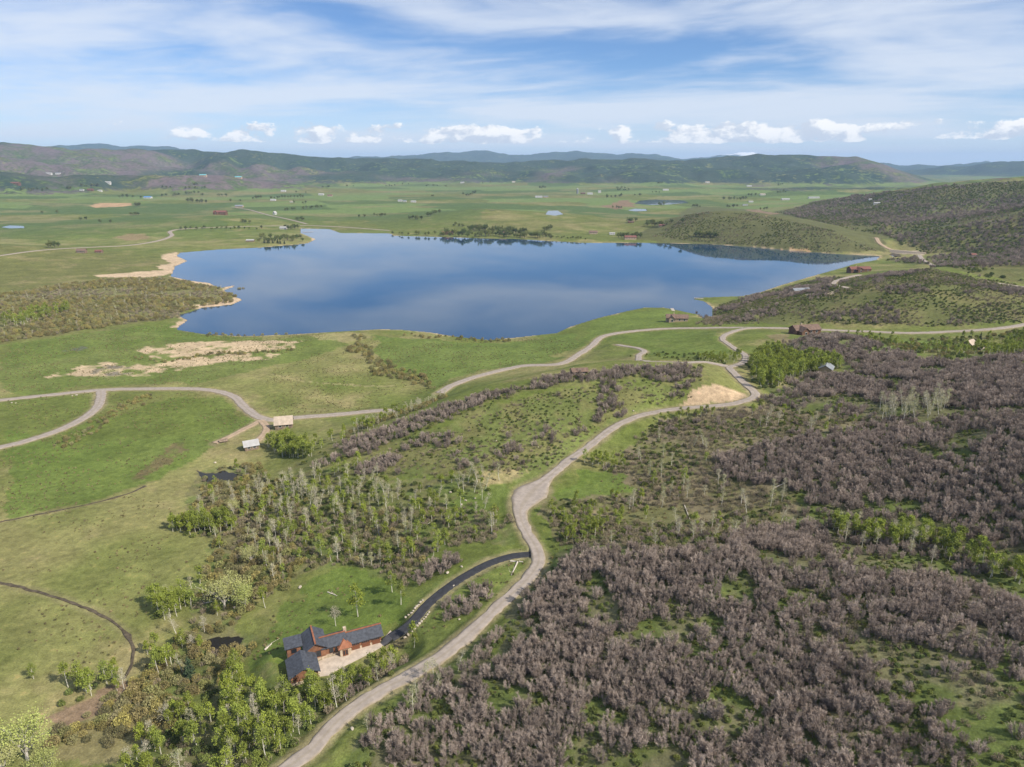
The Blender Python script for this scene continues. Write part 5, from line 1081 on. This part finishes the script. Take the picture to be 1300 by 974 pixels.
# silo
x_, y_ = hit(733, 246); z_ = float(ground(x_, y_)[0]); sr = bpy.data.objects.new('silo', None); COL.objects.link(sr); sr.location = (x_[0], y_[0], z_); tag(sr, 'tall dark silo with domed white cap in the far valley', 'silo')
b = PB(); b.limb([(0, 0, -1), (0, 0, 12), (0, 0, 24)], 5, 5, 14); link('shaft', b.mesh('shaft', BM['greyroof']), sr); b = PB(); b.limb([(0, 0, 24), (0, 0, 27), (0, 0, 29)], 5.2, .3, 14); link('dome', b.mesh('dome', BM['tin']), sr)
# docks
def dock(p0, p1, w, label):
    (x0, x1), (y0, y1) = unp_plane(np.array([p0[0], p1[0]]), np.array([p0[1], p1[1]]), .5); L = math.hypot(x1 - x0, y1 - y0); ro = bpy.data.objects.new('dock', None); COL.objects.link(ro); ro.location = (x0, y0, 0); ro.rotation_euler = (0, 0, math.atan2(y1 - y0, x1 - x0)); tag(ro, label, 'dock')
    MB().box(0, L, -w / 2, w / 2, .38, .55).build('deck', BM['dockwood'], ro)
    for i in range(4):
        for s_ in (-1, 1): MB().box(L * (i + .3) / 4 - .12, L * (i + .3) / 4 + .12, s_ * w / 2 - .12, s_ * w / 2 + .12, -2, .9).build('pile', BM['oldwood'], ro)
dock((893,379.2), (881,378.4), 3.0, 'wooden dock at the tip of the narrow spit'); dock((855.5,396), (853,391.5), 3.5, 'pale dock in front of the brown roofed lakeside house'); dock((384,295), (398,294.3), 5.0, 'dark dock beside the headland boathouse')
# dam
x_, y_ = hit([1131, 1175], [319.5, 322]); z_ = ground(x_, y_); e = np.array([x_[1] - x_[0], y_[1] - y_[0]]); L = float(np.hypot(*e)); dm = MB(); zt = float(max(z_)) + 1.5
dm.hexa([(0, -7, -4), (L, -7, -4), (L, 7, -4), (0, 7, -4), (0, -2, 2.6), (L, -2, 2.6), (L, 2, 2.6), (0, 2, 2.6)]); o = dm.build('dam', BM['stone']); o.location = (x_[0], y_[0], float(np.mean(z_))); o.rotation_euler = (0, 0, math.atan2(e[1], e[0])); tag(o, 'pale earth and stone dam closing the end of the lake', 'dam')
# ------------------------------------------------------------------ air
hm = bpy.data.materials.new('haze'); hm.use_nodes = True; t = NT(hm.node_tree); hm.node_tree.nodes.clear()
vol = t.n('ShaderNodeVolumePrincipled', i={'Color': (.46, .68, 1.0, 1), 'Density': 4.2e-5, 'Anisotropy': 0.0}); on = t.n('ShaderNodeOutputMaterial'); hm.node_tree.links.new(vol.outputs[0], on.inputs['Volume'])
zlo, zhi = float(H.min()) - 2.0, max(float(H.max()), CAMZ) + 40
tag(MB().box(-31000, 31000, -3000, 31000, zlo, zhi).build('haze', hm), 'thin blue haze over the whole valley', 'haze', kind='stuff')
